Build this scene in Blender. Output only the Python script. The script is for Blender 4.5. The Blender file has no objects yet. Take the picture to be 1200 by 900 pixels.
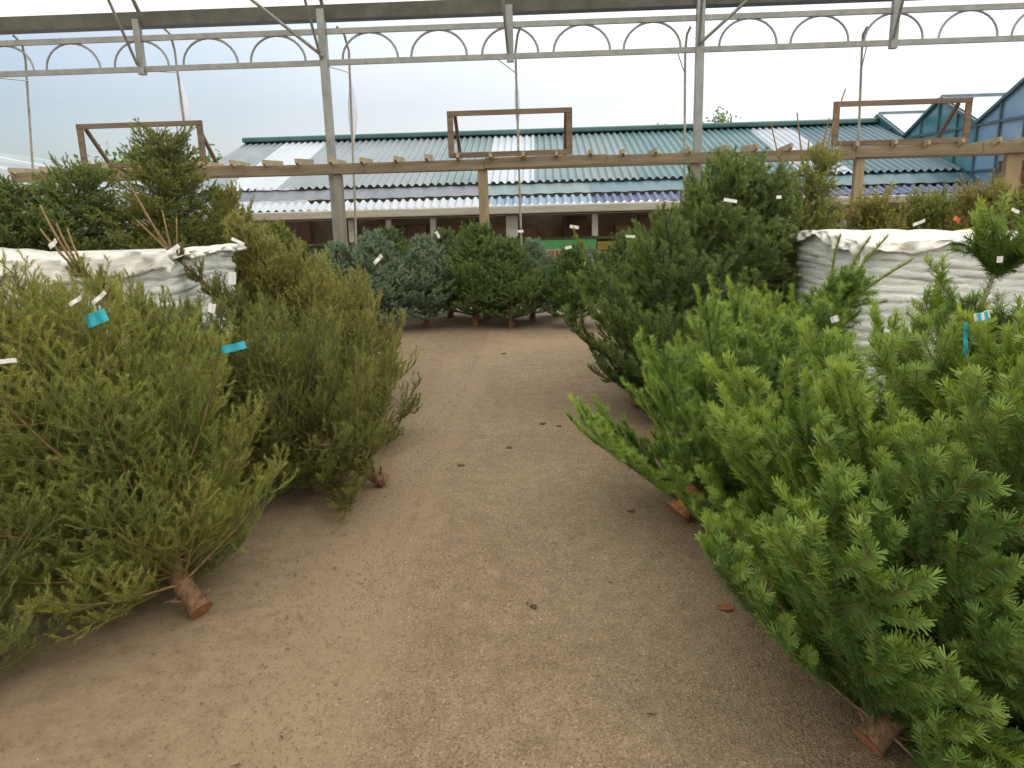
import bpy, math, random
import numpy as np
from mathutils import Matrix, Vector

PI = math.pi
rad = math.radians
scene = bpy.context.scene
COL = scene.collection
random.seed(7)

# ------------------------------------------------------------------ camera
F = 906.0
CAMZ = 1.7
PITCH, YAW, ROLL = rad(13.0), rad(2.4), -0.0275
RM = Matrix.Rotation(YAW, 3, 'Z') @ Matrix.Rotation(PI/2 - PITCH, 3, 'X') @ Matrix.Rotation(ROLL, 3, 'Z')
cd = bpy.data.cameras.new('camera')
cam = bpy.data.objects.new('camera', cd)
COL.objects.link(cam)
cam.matrix_world = Matrix.Translation((0, 0, CAMZ)) @ RM.to_4x4()
cd.sensor_width = 36.0
cd.lens = 36.0 * F / 1200.0
cd.clip_end = 3000
cd.clip_start = 0.05
scene.camera = cam

def ray(px, py):
    return RM @ Vector(((px-600)/F, -(py-450)/F, -1.0))
def at(px, py, Y):
    d = ray(px, py); t = Y/d.y
    return Vector((d.x*t, Y, CAMZ + d.z*t))
def gnd(px, py):
    d = ray(px, py); t = -CAMZ/d.z
    return Vector((d.x*t, d.y*t, 0.0))

# ------------------------------------------------------------------ tagging
def tag(o, label=None, cat=None, group=None, kind=None):
    if label: o['label'] = label
    if cat: o['category'] = cat
    if group: o['group'] = group
    if kind: o['kind'] = kind
    return o
def empty(name, loc=(0, 0, 0), label=None, cat=None, group=None):
    o = bpy.data.objects.new(name, None)
    o.empty_display_size = 0.2
    COL.objects.link(o)
    o.location = loc
    return tag(o, label, cat, group)

# ------------------------------------------------------------------ mesh builder
class MB:
    def __init__(s):
        s.v = []; s.f = []; s.sm = []
    def add(s, verts, faces, smooth=False):
        b = len(s.v)
        s.v += [tuple(p) for p in verts]
        for f in faces:
            s.f.append(tuple(b+i for i in f)); s.sm.append(smooth)
    def box(s, c, d, rot=None):
        c = Vector(c); hx, hy, hz = d[0]/2, d[1]/2, d[2]/2
        vs = [Vector((x*hx, y*hy, z*hz)) for x in (-1, 1) for y in (-1, 1) for z in (-1, 1)]
        if rot is not None: vs = [rot @ p for p in vs]
        s.add([p+c for p in vs], [(0,1,3,2),(4,6,7,5),(0,4,5,1),(2,3,7,6),(0,2,6,4),(1,5,7,3)])
    def bar(s, a, b, w, h, up=(0, 0, 1)):
        a, b = Vector(a), Vector(b); z = (b-a); L = z.length; z.normalize()
        x = Vector(up).cross(z)
        if x.length < 1e-4: x = Vector((1, 0, 0)).cross(z)
        x.normalize(); y = z.cross(x)
        R = Matrix((x, y, z)).transposed()
        s.box((a+b)/2, (w, h, L), R)
    def tube(s, pts, r, n=8, cap=True, r1=None):
        pts = [Vector(p) for p in pts]; m = len(pts); vs = []
        prev = None
        for i, p in enumerate(pts):
            t = (pts[min(i+1, m-1)] - pts[max(i-1, 0)]).normalized()
            if prev is None:
                x = t.cross(Vector((0.13, 0.2, 1)))
                if x.length < 1e-3: x = t.cross(Vector((1, 0, 0)))
            else:
                x = prev - t*prev.dot(t)
            x.normalize(); prev = x; y = t.cross(x)
            rr = r if r1 is None else r + (r1-r)*i/(m-1)
            for k in range(n):
                a = 2*PI*k/n
                vs.append(p + (x*math.cos(a) + y*math.sin(a))*rr)
        fs = [(i*n+k, i*n+(k+1) % n, (i+1)*n+(k+1) % n, (i+1)*n+k) for i in range(m-1) for k in range(n)]
        s.add(vs, fs, True)
        if cap:
            s.add(vs[:n], [tuple(range(n))[::-1]]); s.add(vs[-n:], [tuple(range(n))])
    def quad(s, a, b, c, d):
        s.add([a, b, c, d], [(0, 1, 2, 3)])
    def build(s, name, mat, parent=None, bevel=0, origin=None):
        me = bpy.data.meshes.new(name)
        par = Vector(parent.matrix_basis.translation) if parent is not None else Vector((0, 0, 0))
        if parent is not None and parent.parent is not None: par = par + Vector(parent.parent.matrix_basis.translation)
        off = par if origin is None else Vector(origin)
        me.from_pydata([tuple(Vector(p)-off) for p in s.v], [], s.f)
        me.polygons.foreach_set('use_smooth', s.sm)
        me.update()
        o = bpy.data.objects.new(name, me)
        COL.objects.link(o)
        if mat: me.materials.append(mat)
        if parent is not None:
            o.parent = parent
            if origin is not None: o.location = Vector(origin) - par
        elif origin is not None: o.location = origin
        if bevel:
            md = o.modifiers.new('bevel', 'BEVEL'); md.width = bevel; md.segments = 2; md.limit_method = 'ANGLE'
        return o

def np_mesh(name, V, Fc, mat, parent=None, tint=None, smooth=False):
    me = bpy.data.meshes.new(name)
    n = len(Fc); k = Fc.shape[1]
    me.vertices.add(len(V)); me.vertices.foreach_set('co', np.ascontiguousarray(V, dtype=np.float32).ravel())
    me.loops.add(n*k); me.loops.foreach_set('vertex_index', np.ascontiguousarray(Fc, dtype=np.int32).ravel())
    me.polygons.add(n)
    me.polygons.foreach_set('loop_start', np.arange(0, n*k, k, dtype=np.int32))
    me.polygons.foreach_set('loop_total', np.full(n, k, dtype=np.int32))
    if smooth: me.polygons.foreach_set('use_smooth', np.ones(n, dtype=bool))
    if tint is not None:
        a = me.attributes.new('tint', 'FLOAT', 'FACE')
        a.data.foreach_set('value', np.ascontiguousarray(tint, dtype=np.float32))
    me.update(calc_edges=True)
    me.materials.append(mat)
    o = bpy.data.objects.new(name, me); COL.objects.link(o)
    if parent is not None: o.parent = parent
    return o

# ------------------------------------------------------------------ materials
def new_mat(name):
    m = bpy.data.materials.new(name); m.use_nodes = True
    nt = m.node_tree; nt.nodes.clear()
    out = nt.nodes.new('ShaderNodeOutputMaterial')
    return m, nt, out
def N(nt, typ, **kw):
    n = nt.nodes.new(typ)
    for k, v in kw.items():
        if k in n.inputs: n.inputs[k].default_value = v
        else: setattr(n, k, v)
    return n
def ramp(nt, fac, stops, interp='LINEAR'):
    r = nt.nodes.new('ShaderNodeValToRGB'); r.color_ramp.interpolation = interp
    e = r.color_ramp.elements
    while len(e) < len(stops): e.new(0.5)
    for i, (p, c) in enumerate(stops):
        e[i].position = p; e[i].color = (*c, 1) if len(c) == 3 else c
    nt.links.new(fac, r.inputs['Fac'])
    return r
def coords(nt, scale=(1, 1, 1), kind='Object'):
    tc = nt.nodes.new('ShaderNodeTexCoord'); mp = nt.nodes.new('ShaderNodeMapping')
    mp.inputs['Scale'].default_value = scale
    nt.links.new(tc.outputs[kind], mp.inputs['Vector'])
    return mp.outputs['Vector']

def simple(name, c0, c1, scale=(6, 6, 6), rough=0.6, bump=0.15, metal=0.0, detail=6, spec=0.4, bdist=0.01):
    m, nt, out = new_mat(name)
    v = coords(nt, scale)
    n = N(nt, 'ShaderNodeTexNoise', Scale=1.0, Detail=float(detail), Roughness=0.65)
    nt.links.new(v, n.inputs['Vector'])
    r = ramp(nt, n.outputs['Fac'], [(0.3, c0), (0.7, c1)])
    b = N(nt, 'ShaderNodeBsdfPrincipled', Roughness=rough, Metallic=metal)
    b.inputs['Specular IOR Level'].default_value = spec
    nt.links.new(r.outputs['Color'], b.inputs['Base Color'])
    if bump:
        bp = N(nt, 'ShaderNodeBump', Strength=bump, Distance=bdist)
        nt.links.new(n.outputs['Fac'], bp.inputs['Height'])
        nt.links.new(bp.outputs['Normal'], b.inputs['Normal'])
    nt.links.new(b.outputs[0], out.inputs[0])
    return m

def needle_mat(name, stops, back, trans=0.3):
    """two sided needle: colour by the shoot it grows on (new growth is paler), pale bands underneath"""
    m, nt, out = new_mat(name)
    at_ = N(nt, 'ShaderNodeAttribute', attribute_name='tint')
    oi = nt.nodes.new('ShaderNodeObjectInfo')
    r = ramp(nt, at_.outputs['Fac'], stops)
    hs = nt.nodes.new('ShaderNodeHueSaturation')
    mr = N(nt, 'ShaderNodeMapRange'); mr.inputs['To Min'].default_value = 0.485; mr.inputs['To Max'].default_value = 0.51
    nt.links.new(oi.outputs['Random'], mr.inputs['Value'])
    nt.links.new(mr.outputs[0], hs.inputs['Hue'])
    nt.links.new(r.outputs['Color'], hs.inputs['Color'])
    ge = nt.nodes.new('ShaderNodeNewGeometry')
    mx = N(nt, 'ShaderNodeMix', data_type='RGBA')
    mf = N(nt, 'ShaderNodeMath', operation='MULTIPLY'); mf.inputs[1].default_value = 0.5
    nt.links.new(ge.outputs['Backfacing'], mf.inputs[0])
    nt.links.new(mf.outputs[0], mx.inputs[0])
    nt.links.new(hs.outputs['Color'], mx.inputs[6]); mx.inputs[7].default_value = (*back, 1)
    b = N(nt, 'ShaderNodeBsdfPrincipled', Roughness=0.5)
    b.inputs['Specular IOR Level'].default_value = 0.35
    t = nt.nodes.new('ShaderNodeBsdfTranslucent')
    nt.links.new(mx.outputs[2], b.inputs['Base Color']); nt.links.new(hs.outputs['Color'], t.inputs['Color'])
    ms = N(nt, 'ShaderNodeMixShader'); ms.inputs[0].default_value = trans
    nt.links.new(b.outputs[0], ms.inputs[1]); nt.links.new(t.outputs[0], ms.inputs[2])
    nt.links.new(ms.outputs[0], out.inputs[0])
    return m

NM = {
 'spruce': needle_mat('spruce_needles', [(0.0, (0.048, 0.082, 0.016)), (0.5, (0.150, 0.225, 0.038)), (1.0, (0.420, 0.450, 0.100))], (0.170, 0.230, 0.060), 0.35),
 'olive': needle_mat('olive_spruce_needles', [(0.0, (0.034, 0.060, 0.014)), (0.5, (0.102, 0.155, 0.028)), (1.0, (0.280, 0.310, 0.070))], (0.130, 0.170, 0.050), 0.35),
 'fir': needle_mat('fir_needles', [(0.0, (0.030, 0.074, 0.012)), (0.5, (0.108, 0.212, 0.024)), (1.0, (0.380, 0.490, 0.072))], (0.170, 0.290, 0.090), 0.38),
 'mid': needle_mat('mid_green_needles', [(0.0, (0.036, 0.074, 0.016)), (0.5, (0.088, 0.158, 0.028)), (1.0, (0.23, 0.33, 0.06))], (0.14, 0.22, 0.09), 0.35),
 'dark': needle_mat('dark_fir_needles', [(0.0, (0.026, 0.060, 0.012)), (0.5, (0.074, 0.145, 0.026)), (1.0, (0.220, 0.310, 0.060))], (0.140, 0.200, 0.090), 0.35),
 'blue': needle_mat('blue_fir_needles', [(0.0, (0.060, 0.115, 0.072)), (0.5, (0.135, 0.220, 0.135)), (1.0, (0.280, 0.380, 0.230))], (0.250, 0.340, 0.240), 0.35),
 'gold': needle_mat('gold_needles', [(0.0, (0.090, 0.108, 0.022)), (0.5, (0.220, 0.245, 0.050)), (1.0, (0.460, 0.440, 0.130))], (0.220, 0.240, 0.070), 0.35),
}
M_twig = simple('tan_twig_bark', (0.20, 0.115, 0.055), (0.36, 0.23, 0.12), (60, 60, 60), 0.8, 0)
M_twig_d = simple('brown_twig_bark', (0.12, 0.085, 0.05), (0.22, 0.15, 0.09), (60, 60, 60), 0.8, 0)
M_bark = simple('trunk_bark', (0.085, 0.045, 0.028), (0.34, 0.19, 0.11), (45, 45, 22), 0.9, 1.0, bdist=0.02)
M_bark_g = simple('grey_trunk_bark', (0.17, 0.13, 0.09), (0.33, 0.27, 0.20), (30, 30, 30), 0.85, 0.6)
M_cut = simple('sawn_trunk_end', (0.24, 0.075, 0.03), (0.50, 0.24, 0.11), (55, 55, 55), 0.85, 0.9)

# ground: trodden tarmac with fine brown grit, a damp dusty strip on the left, needle litter stains along the rows
def ground_mat():
    m, nt, out = new_mat('gritty_ground')
    v = coords(nt)
    big = N(nt, 'ShaderNodeTexNoise', Scale=0.8, Detail=6.0, Roughness=0.6)
    mid = N(nt, 'ShaderNodeTexNoise', Scale=9.0, Detail=5.0, Roughness=0.7)
    fine = N(nt, 'ShaderNodeTexNoise', Scale=120.0, Detail=3.0, Roughness=0.8)
    vor = N(nt, 'ShaderNodeTexVoronoi', Scale=135.0)
    for n in (big, mid, fine, vor): nt.links.new(v, n.inputs['Vector'])
    base = ramp(nt, big.outputs['Fac'], [(0.3, (0.278, 0.200, 0.132)), (0.7, (0.360, 0.270, 0.184))])
    m2 = ramp(nt, mid.outputs['Fac'], [(0.3, (0.78, 0.77, 0.76)), (0.72, (1.1, 1.1, 1.1))])
    mixa = N(nt, 'ShaderNodeMix', data_type='RGBA', blend_type='MULTIPLY'); mixa.inputs[0].default_value = 1.0
    nt.links.new(base.outputs[0], mixa.inputs[6]); nt.links.new(m2.outputs[0], mixa.inputs[7])
    # grit: single stones, some pale, some dark
    gr = ramp(nt, vor.outputs['Color'], [(0.0, (0.50, 0.47, 0.44)), (0.45, (0.92, 0.92, 0.92)), (0.8, (1.05, 1.05, 1.05)), (1.0, (1.7, 1.66, 1.58))])
    mixb = N(nt, 'ShaderNodeMix', data_type='RGBA', blend_type='MULTIPLY')
    nt.links.new(mixa.outputs[2], mixb.inputs[6]); nt.links.new(gr.outputs[0], mixb.inputs[7])
    # smooth trodden dirt along the left row
    sep = nt.nodes.new('ShaderNodeSeparateXYZ'); nt.links.new(v, sep.inputs[0])
    wob = N(nt, 'ShaderNodeMath', operation='MULTIPLY_ADD'); wob.inputs[1].default_value = 0.9
    nt.links.new(big.outputs['Fac'], wob.inputs[0]); nt.links.new(sep.outputs['X'], wob.inputs[2])
    dl = N(nt, 'ShaderNodeMapRange'); dl.inputs['From Min'].default_value = -0.42; dl.inputs['From Max'].default_value = -0.12
    dl.inputs['To Min'].default_value = 1.0; dl.inputs['To Max'].default_value = 0.0
    nt.links.new(wob.outputs[0], dl.inputs['Value'])
    fy = N(nt, 'ShaderNodeMapRange'); fy.inputs['From Min'].default_value = 8.2; fy.inputs['From Max'].default_value = 9.6
    nt.links.new(sep.outputs['Y'], fy.inputs['Value'])
    mx = N(nt, 'ShaderNodeMath', operation='MAXIMUM'); nt.links.new(dl.outputs[0], mx.inputs[0]); nt.links.new(fy.outputs[0], mx.inputs[1])
    inv = N(nt, 'ShaderNodeMapRange'); inv.inputs['To Min'].default_value = 1.0; inv.inputs['To Max'].default_value = 0.35
    nt.links.new(mx.outputs[0], inv.inputs['Value']); nt.links.new(inv.outputs[0], mixb.inputs[0])
    # dark patches of needle litter and mud under the rows
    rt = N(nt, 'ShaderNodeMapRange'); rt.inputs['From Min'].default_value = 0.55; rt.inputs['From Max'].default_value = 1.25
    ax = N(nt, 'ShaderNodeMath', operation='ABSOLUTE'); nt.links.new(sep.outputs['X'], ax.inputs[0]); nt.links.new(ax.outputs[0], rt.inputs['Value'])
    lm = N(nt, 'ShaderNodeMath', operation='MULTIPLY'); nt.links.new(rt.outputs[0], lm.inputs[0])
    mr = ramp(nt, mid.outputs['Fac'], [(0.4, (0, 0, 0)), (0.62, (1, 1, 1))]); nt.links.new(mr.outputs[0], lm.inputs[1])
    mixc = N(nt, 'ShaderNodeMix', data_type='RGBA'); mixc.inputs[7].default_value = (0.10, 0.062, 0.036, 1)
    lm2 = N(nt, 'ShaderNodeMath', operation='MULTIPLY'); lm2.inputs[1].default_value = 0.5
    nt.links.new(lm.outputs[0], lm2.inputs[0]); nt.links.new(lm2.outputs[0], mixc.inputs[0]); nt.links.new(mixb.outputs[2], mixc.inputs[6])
    b = N(nt, 'ShaderNodeBsdfPrincipled', Roughness=0.85); b.inputs['Specular IOR Level'].default_value = 0.25
    nt.links.new(mixc.outputs[2], b.inputs['Base Color'])
    hh = N(nt, 'ShaderNodeMath', operation='MULTIPLY_ADD'); hh.inputs[1].default_value = 0.5
    nt.links.new(fine.outputs['Fac'], hh.inputs[0]); nt.links.new(vor.outputs['Distance'], hh.inputs[2])
    bp = N(nt, 'ShaderNodeBump', Distance=0.008)
    nt.links.new(inv.outputs[0], bp.inputs['Strength'])
    nt.links.new(hh.outputs[0], bp.inputs['Height']); nt.links.new(bp.outputs[0], b.inputs['Normal'])
    nt.links.new(b.outputs[0], out.inputs[0])
    return m

def poly_mat(name, col, clear, rough=0.4):
    """milky polythene film"""
    m, nt, out = new_mat(name)
    v = coords(nt, (1, 1, 1))
    n = N(nt, 'ShaderNodeTexNoise', Scale=1.6, Detail=5.0); nt.links.new(v, n.inputs['Vector'])
    r = ramp(nt, n.outputs['Fac'], [(0.3, tuple(c*0.9 for c in col)), (0.7, col)])
    tr = nt.nodes.new('ShaderNodeBsdfTransparent'); tl = nt.nodes.new('ShaderNodeBsdfTranslucent'); gl = N(nt, 'ShaderNodeBsdfDiffuse')
    nt.links.new(r.outputs[0], tl.inputs[0]); nt.links.new(r.outputs[0], gl.inputs[0])
    tr.inputs[0].default_value = (0.95, 0.95, 0.93, 1)
    a = N(nt, 'ShaderNodeMixShader'); a.inputs[0].default_value = 0.25
    nt.links.new(tl.outputs[0], a.inputs[1]); nt.links.new(gl.outputs[0], a.inputs[2])
    b = N(nt, 'ShaderNodeMixShader'); b.inputs[0].default_value = clear
    nt.links.new(a.outputs[0], b.inputs[1]); nt.links.new(tr.outputs[0], b.inputs[2])
    nt.links.new(b.outputs[0], out.inputs[0])
    return m

def wood_mat(name, c0, c1, axis=0):
    sc = [14, 14, 14]; sc[axis] = 1.2
    return simple(name, c0, c1, tuple(sc), 0.8, 0.4)

def glass_mat(name, tint, clear=0.75):
    m, nt, out = new_mat(name)
    g = N(nt, 'ShaderNodeBsdfGlossy', Roughness=0.05); tr = nt.nodes.new('ShaderNodeBsdfTransparent')
    tr.inputs[0].default_value = (*tint, 1)
    fr = N(nt, 'ShaderNodeFresnel', IOR=1.45)
    add = N(nt, 'ShaderNodeMath', operation='ADD'); add.inputs[1].default_value = 1-clear-0.1
    nt.links.new(fr.outputs[0], add.inputs[0])
    ms = N(nt, 'ShaderNodeMixShader')
    nt.links.new(add.outputs[0], ms.inputs[0]); nt.links.new(tr.outputs[0], ms.inputs[1]); nt.links.new(g.outputs[0], ms.inputs[2])
    nt.links.new(ms.outputs[0], out.inputs[0])
    return m

M_ground = ground_mat()
M_poly = poly_mat('milky_polythene', (0.97, 0.92, 0.73), 0.15)
M_sky_gap = poly_mat('white_sky_gap_film', (0.95, 0.96, 0.98), 0.05)
M_steel = simple('galvanised_steel', (0.216, 0.223, 0.223), (0.338, 0.346, 0.346), (5, 5, 5), 0.5, 0.05, metal=0.55)
M_steel_d = simple('weathered_gutter_steel', (0.10, 0.10, 0.095), (0.19, 0.19, 0.18), (3, 3, 3), 0.6, 0.05, metal=0.3)
M_pole = simple('rusty_side_pole', (0.304, 0.272, 0.208), (0.544, 0.512, 0.448), (8, 8, 8), 0.6, 0.1, metal=0.3)
M_wood = wood_mat('weathered_timber', (0.14, 0.105, 0.07), (0.28, 0.225, 0.155), 0)
M_woodz = wood_mat('weathered_timber_upright', (0.19, 0.14, 0.085), (0.38, 0.29, 0.18), 2)
M_woodg = wood_mat('grey_weathered_post', (0.16, 0.145, 0.12), (0.30, 0.275, 0.235), 2)
M_wood_end = simple('pale_sawn_timber', (0.27, 0.21, 0.12), (0.48, 0.40, 0.25), (10, 10, 10), 0.8, 0.3)
M_frame = wood_mat('reddish_frame_timber', (0.11, 0.075, 0.055), (0.23, 0.165, 0.125), 0)
M_white = simple('white_painted_wood', (0.55, 0.55, 0.52), (0.72, 0.72, 0.69), (4, 4, 10), 0.5, 0.05)
M_gut = simple('cream_gutter_board', (0.280, 0.264, 0.208), (0.400, 0.376, 0.312), (2, 4, 12), 0.5, 0.05)
M_dark = simple('eave_shadow_dark', (0.02, 0.017, 0.013), (0.05, 0.04, 0.03), (4, 4, 4), 0.9, 0)
M_plinth = simple('mossy_low_wall', (0.05, 0.055, 0.03), (0.12, 0.115, 0.07), (7, 7, 7), 0.9, 0.3)

# ------------------------------------------------------------------ world and sun
SUN_EL, SUN_AZ = rad(55), rad(140)      # azimuth from +Y towards +X
w = bpy.data.worlds.new('World'); scene.world = w; w.use_nodes = True
nt = w.node_tree; nt.nodes.clear()
wo = nt.nodes.new('ShaderNodeOutputWorld'); bg = nt.nodes.new('ShaderNodeBackground'); bg.inputs['Strength'].default_value = 0.12
sky = nt.nodes.new('ShaderNodeTexSky'); sky.sky_type = 'NISHITA'; sky.sun_disc = False
sky.sun_elevation = SUN_EL; sky.sun_rotation = SUN_AZ; sky.dust_density = 2.5; sky.air_density = 1.0; sky.altitude = 50
tc = nt.nodes.new('ShaderNodeTexCoord')
sp = nt.nodes.new('ShaderNodeSeparateXYZ'); nt.links.new(tc.outputs['Generated'], sp.inputs[0])
no = N(nt, 'ShaderNodeTexNoise', Scale=1.7, Detail=6.0, Roughness=0.55); nt.links.new(tc.outputs['Generated'], no.inputs['Vector'])
mr = N(nt, 'ShaderNodeMapRange'); mr.inputs['From Min'].default_value = -0.75; mr.inputs['From Max'].default_value = 0.45
nt.links.new(sp.outputs['X'], mr.inputs['Value'])
ma = N(nt, 'ShaderNodeMath', operation='MULTIPLY_ADD'); ma.inputs[1].default_value = 0.5
nt.links.new(no.outputs['Fac'], ma.inputs[0]); nt.links.new(mr.outputs[0], ma.inputs[2])
cr = ramp(nt, ma.outputs[0], [(0.3, (0.12, 0.12, 0.12)), (1.05, (0.92, 0.92, 0.92))])
mx = N(nt, 'ShaderNodeMix', data_type='RGBA'); mx.inputs[7].default_value = (8.4, 8.6, 8.8, 1)
nt.links.new(cr.outputs[0], mx.inputs[0]); nt.links.new(sky.outputs[0], mx.inputs[6])
zr1 = N(nt, 'ShaderNodeMapRange'); zr1.inputs['From Min'].default_value = 0.12; zr1.inputs['From Max'].default_value = 0.9
zr1.inputs['To Min'].default_value = 0.78; zr1.inputs['To Max'].default_value = 2.6
nt.links.new(sp.outputs['Z'], zr1.inputs['Value'])
vm = N(nt, 'ShaderNodeVectorMath', operation='SCALE'); nt.links.new(mx.outputs[2], vm.inputs[0]); nt.links.new(zr1.outputs[0], vm.inputs['Scale'])
nt.links.new(vm.outputs[0], bg.inputs['Color']); nt.links.new(bg.outputs[0], wo.inputs[0])
sl = bpy.data.lights.new('sun', 'SUN'); sl.energy = 1.2; sl.angle = rad(12); sl.color = (1.0, 0.95, 0.87)
so = bpy.data.objects.new('sun', sl); COL.objects.link(so)
sd = Vector((math.sin(SUN_AZ)*math.cos(SUN_EL), math.cos(SUN_AZ)*math.cos(SUN_EL), math.sin(SUN_EL)))
so.rotation_euler = (-sd).to_track_quat('-Z', 'Y').to_euler(); so.location = sd*50
vs = scene.view_settings; vs.view_transform = 'Standard'; vs.look = 'None'; vs.gamma = 1.0; vs.use_curve_mapping = False
vs.exposure = 0.45
scene.cycles.use_denoising = True
scene.cycles.max_bounces = 10; scene.cycles.diffuse_bounces = 5; scene.cycles.transparent_max_bounces = 24
scene.cycles.sample_clamp_indirect = 6

# ------------------------------------------------------------------ ground
g = MB(); S = 600
g.quad((-S, -S, 0), (S, -S, 0), (S, S, 0), (-S, S, 0))
tag(g.build('ground', M_ground), kind='structure')

# ------------------------------------------------------------------ polytunnel
YT = 12.0
tun = empty('polytunnel', (0, YT, 0), 'large open-sided polytunnel with grey steel truss, posts and milky plastic roof', 'polytunnel')
zb0 = at(600, 66, YT).z; zt0 = at(600, 29, YT).z
XL = at(380, 70, YT).x; XR = at(820, 60, YT).x; BAY = XR-XL
X0, X1 = XL-3*BAY, XR+3*BAY
m = MB(); m.box(((X0+X1)/2, YT, zb0), (X1-X0, 0.055, 0.075)); m.box(((X0+X1)/2, YT, zt0), (X1-X0, 0.055, 0.075))
truss = m.build('lattice_truss', M_steel, tun)
for b in range(-2, 4):
    m = MB()
    for fr in (0.125, 0.31, 0.5, 0.69, 0.875):
        xc = XL + (b-1+fr)*BAY; rw = 0.075*BAY; h = zt0-zb0-0.06
        m.tube([(xc - rw*math.cos(PI*i/14), YT, zb0+0.03 + h*math.sin(PI*i/14)) for i in range(15)], 0.017, 6)
    m.build('truss_arch', M_steel, truss)
for b in range(-2, 5):
    x = XL + (b-1)*BAY
    m = MB(); m.box((x, YT+0.002, (zt0+0.3)/2), (0.115, 0.115, zt0+0.3)); m.box((x, YT-0.004, 0.01), (0.3, 0.3, 0.02))
    m.build('post', M_steel, tun, 0.006)
    if b < 4:
        m = MB(); m.box((x+BAY/2, YT-0.003, (zb0+zt0)/2+0.09), (0.10, 0.09, zt0-zb0+0.34)); m.build('hanger_plate', M_steel, tun, 0.005)
zg = at(600, 10, YT+0.15).z
m = MB()
prof = [(-0.17, 0.11), (-0.12, -0.07), (0.12, -0.07), (0.17, 0.11), (0.15, 0.11), (0.105, -0.055), (-0.105, -0.055), (-0.15, 0.11)]
vsx = [(x, YT+0.15+p, zg+q) for x in (X0, X1) for p, q in prof]
m.add(vsx, [(i, (i+1) % 8, 8+(i+1) % 8, 8+i) for i in range(8)])
m.build('gutter', M_steel_d, tun)
# roof film and hoops: two spans of gothic hoops
SP = 9.0
def hoop_pt(u, k):          # u 0..1 across a span, k-th span towards -Y
    a = abs(2*u-1)
    z = zg + 0.1 + 2.3*(1-a**2.1)
    return (YT+0.15 - SP*(k+u), z)
def arc(u0, u1, n, k): return [hoop_pt(u0+(u1-u0)*i/n, k) for i in range(n+1)]
def film(x0, x1):
    m = MB()
    for k in (0, 1, 2):
        pts = arc(0.0, 1.0, 36, k); nx = 24; vs_ = []
        for i in range(nx+1):
            x = x0+(x1-x0)*i/nx
            for j, (y, z) in enumerate(pts): vs_.append((x, y, z+0.035+0.008*math.sin(i*2.1+j*0.7)))
        c = len(pts)
        m.add(vs_, [(i*c+j, (i+1)*c+j, (i+1)*c+j+1, i*c+j+1) for i in range(nx) for j in range(c-1)], True)
    return m
film(X0, X1).build('roof_film', M_poly, tun)
for b in range(-4, 9):
    x = XL + (b-2)*BAY/2
    m = MB()
    for k in (0, 1):
        m.tube([(x, y, z) for y, z in arc(0, 1, 28, k)], 0.030, 8)
    m.build('hoop', M_steel, tun)
    # strut from the truss node up to the hoop
    yy, zz = hoop_pt(0.17, 0)
    m = MB(); m.tube([(x-0.03, YT-0.07, zb0+0.05), (x-0.16, yy, zz-0.03)], 0.021, 7); m.build('hoop_strut', M_steel, tun)
for x, sgn in ((XL, -1), (XR, 1), (XL-BAY, -1), (XR+BAY, 1)):
    yy, zz = hoop_pt(0.18, 0)
    m = MB(); m.tube([(x, YT-0.08, zb0+0.08), (x+sgn*2.45, yy, zz-0.05)], 0.024, 7); m.build('wind_brace', M_steel, tun)
# thin outer side poles with their bow at the top
for i, (px, py) in enumerate([(30, 70), (205, 60), (409, 60), (604, 60), (803, 60), (1010, 60)]):
    Yp = 12.9
    p = at(px, py, Yp); top = at(px-14 if px < 500 else px+6, py-28, 12.35)
    gx = at([38, 222, 414, 608, 802, 1005][i], 190, Yp)
    m = MB()
    d = (gx-p)/(gx.z-p.z)
    m.tube([top, top.lerp(p, 0.55)+Vector((0.0, 0.06, 0.10)), p, gx, gx+d*(0-gx.z)], 0.019, 7)
    m.tube([(p.x-0.28, YT, zb0), p-Vector((0, 0, 0.32))], 0.008, 5)
    m.build('side_pole', M_pole, tun)
    if i in (1, 2, 3):  # added white sheets stand in for bright sky seen through curtain gaps
        m = MB(); vv = []; nn = 12; hgt = [0.95, 1.05, 0.8][i-1]; wd = [0.16, 0.15, 0.09][i-1]
        za = p.z-0.38
        for k in range(nn+1):
            u = k/nn; ww = wd*math.sin(PI*u)
            ctr = p+d*(za-hgt*u-p.z)
            for q in (-0.45, 0.2, 0.55): vv.append((ctr.x+q*ww, Yp+0.03+0.05*math.sin(PI*u)*(1-abs(q)), ctr.z))
        m.add(vv, [(3*k+q, 3*k+q+1, 3*k+4+q, 3*k+3+q) for k in range(nn) for q in (0, 1)], True)
        fl = m.build('sky_gap_flap', M_sky_gap, tun)
        md = fl.modifiers.new('thick', 'SOLIDIFY'); md.thickness = 0.004

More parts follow.
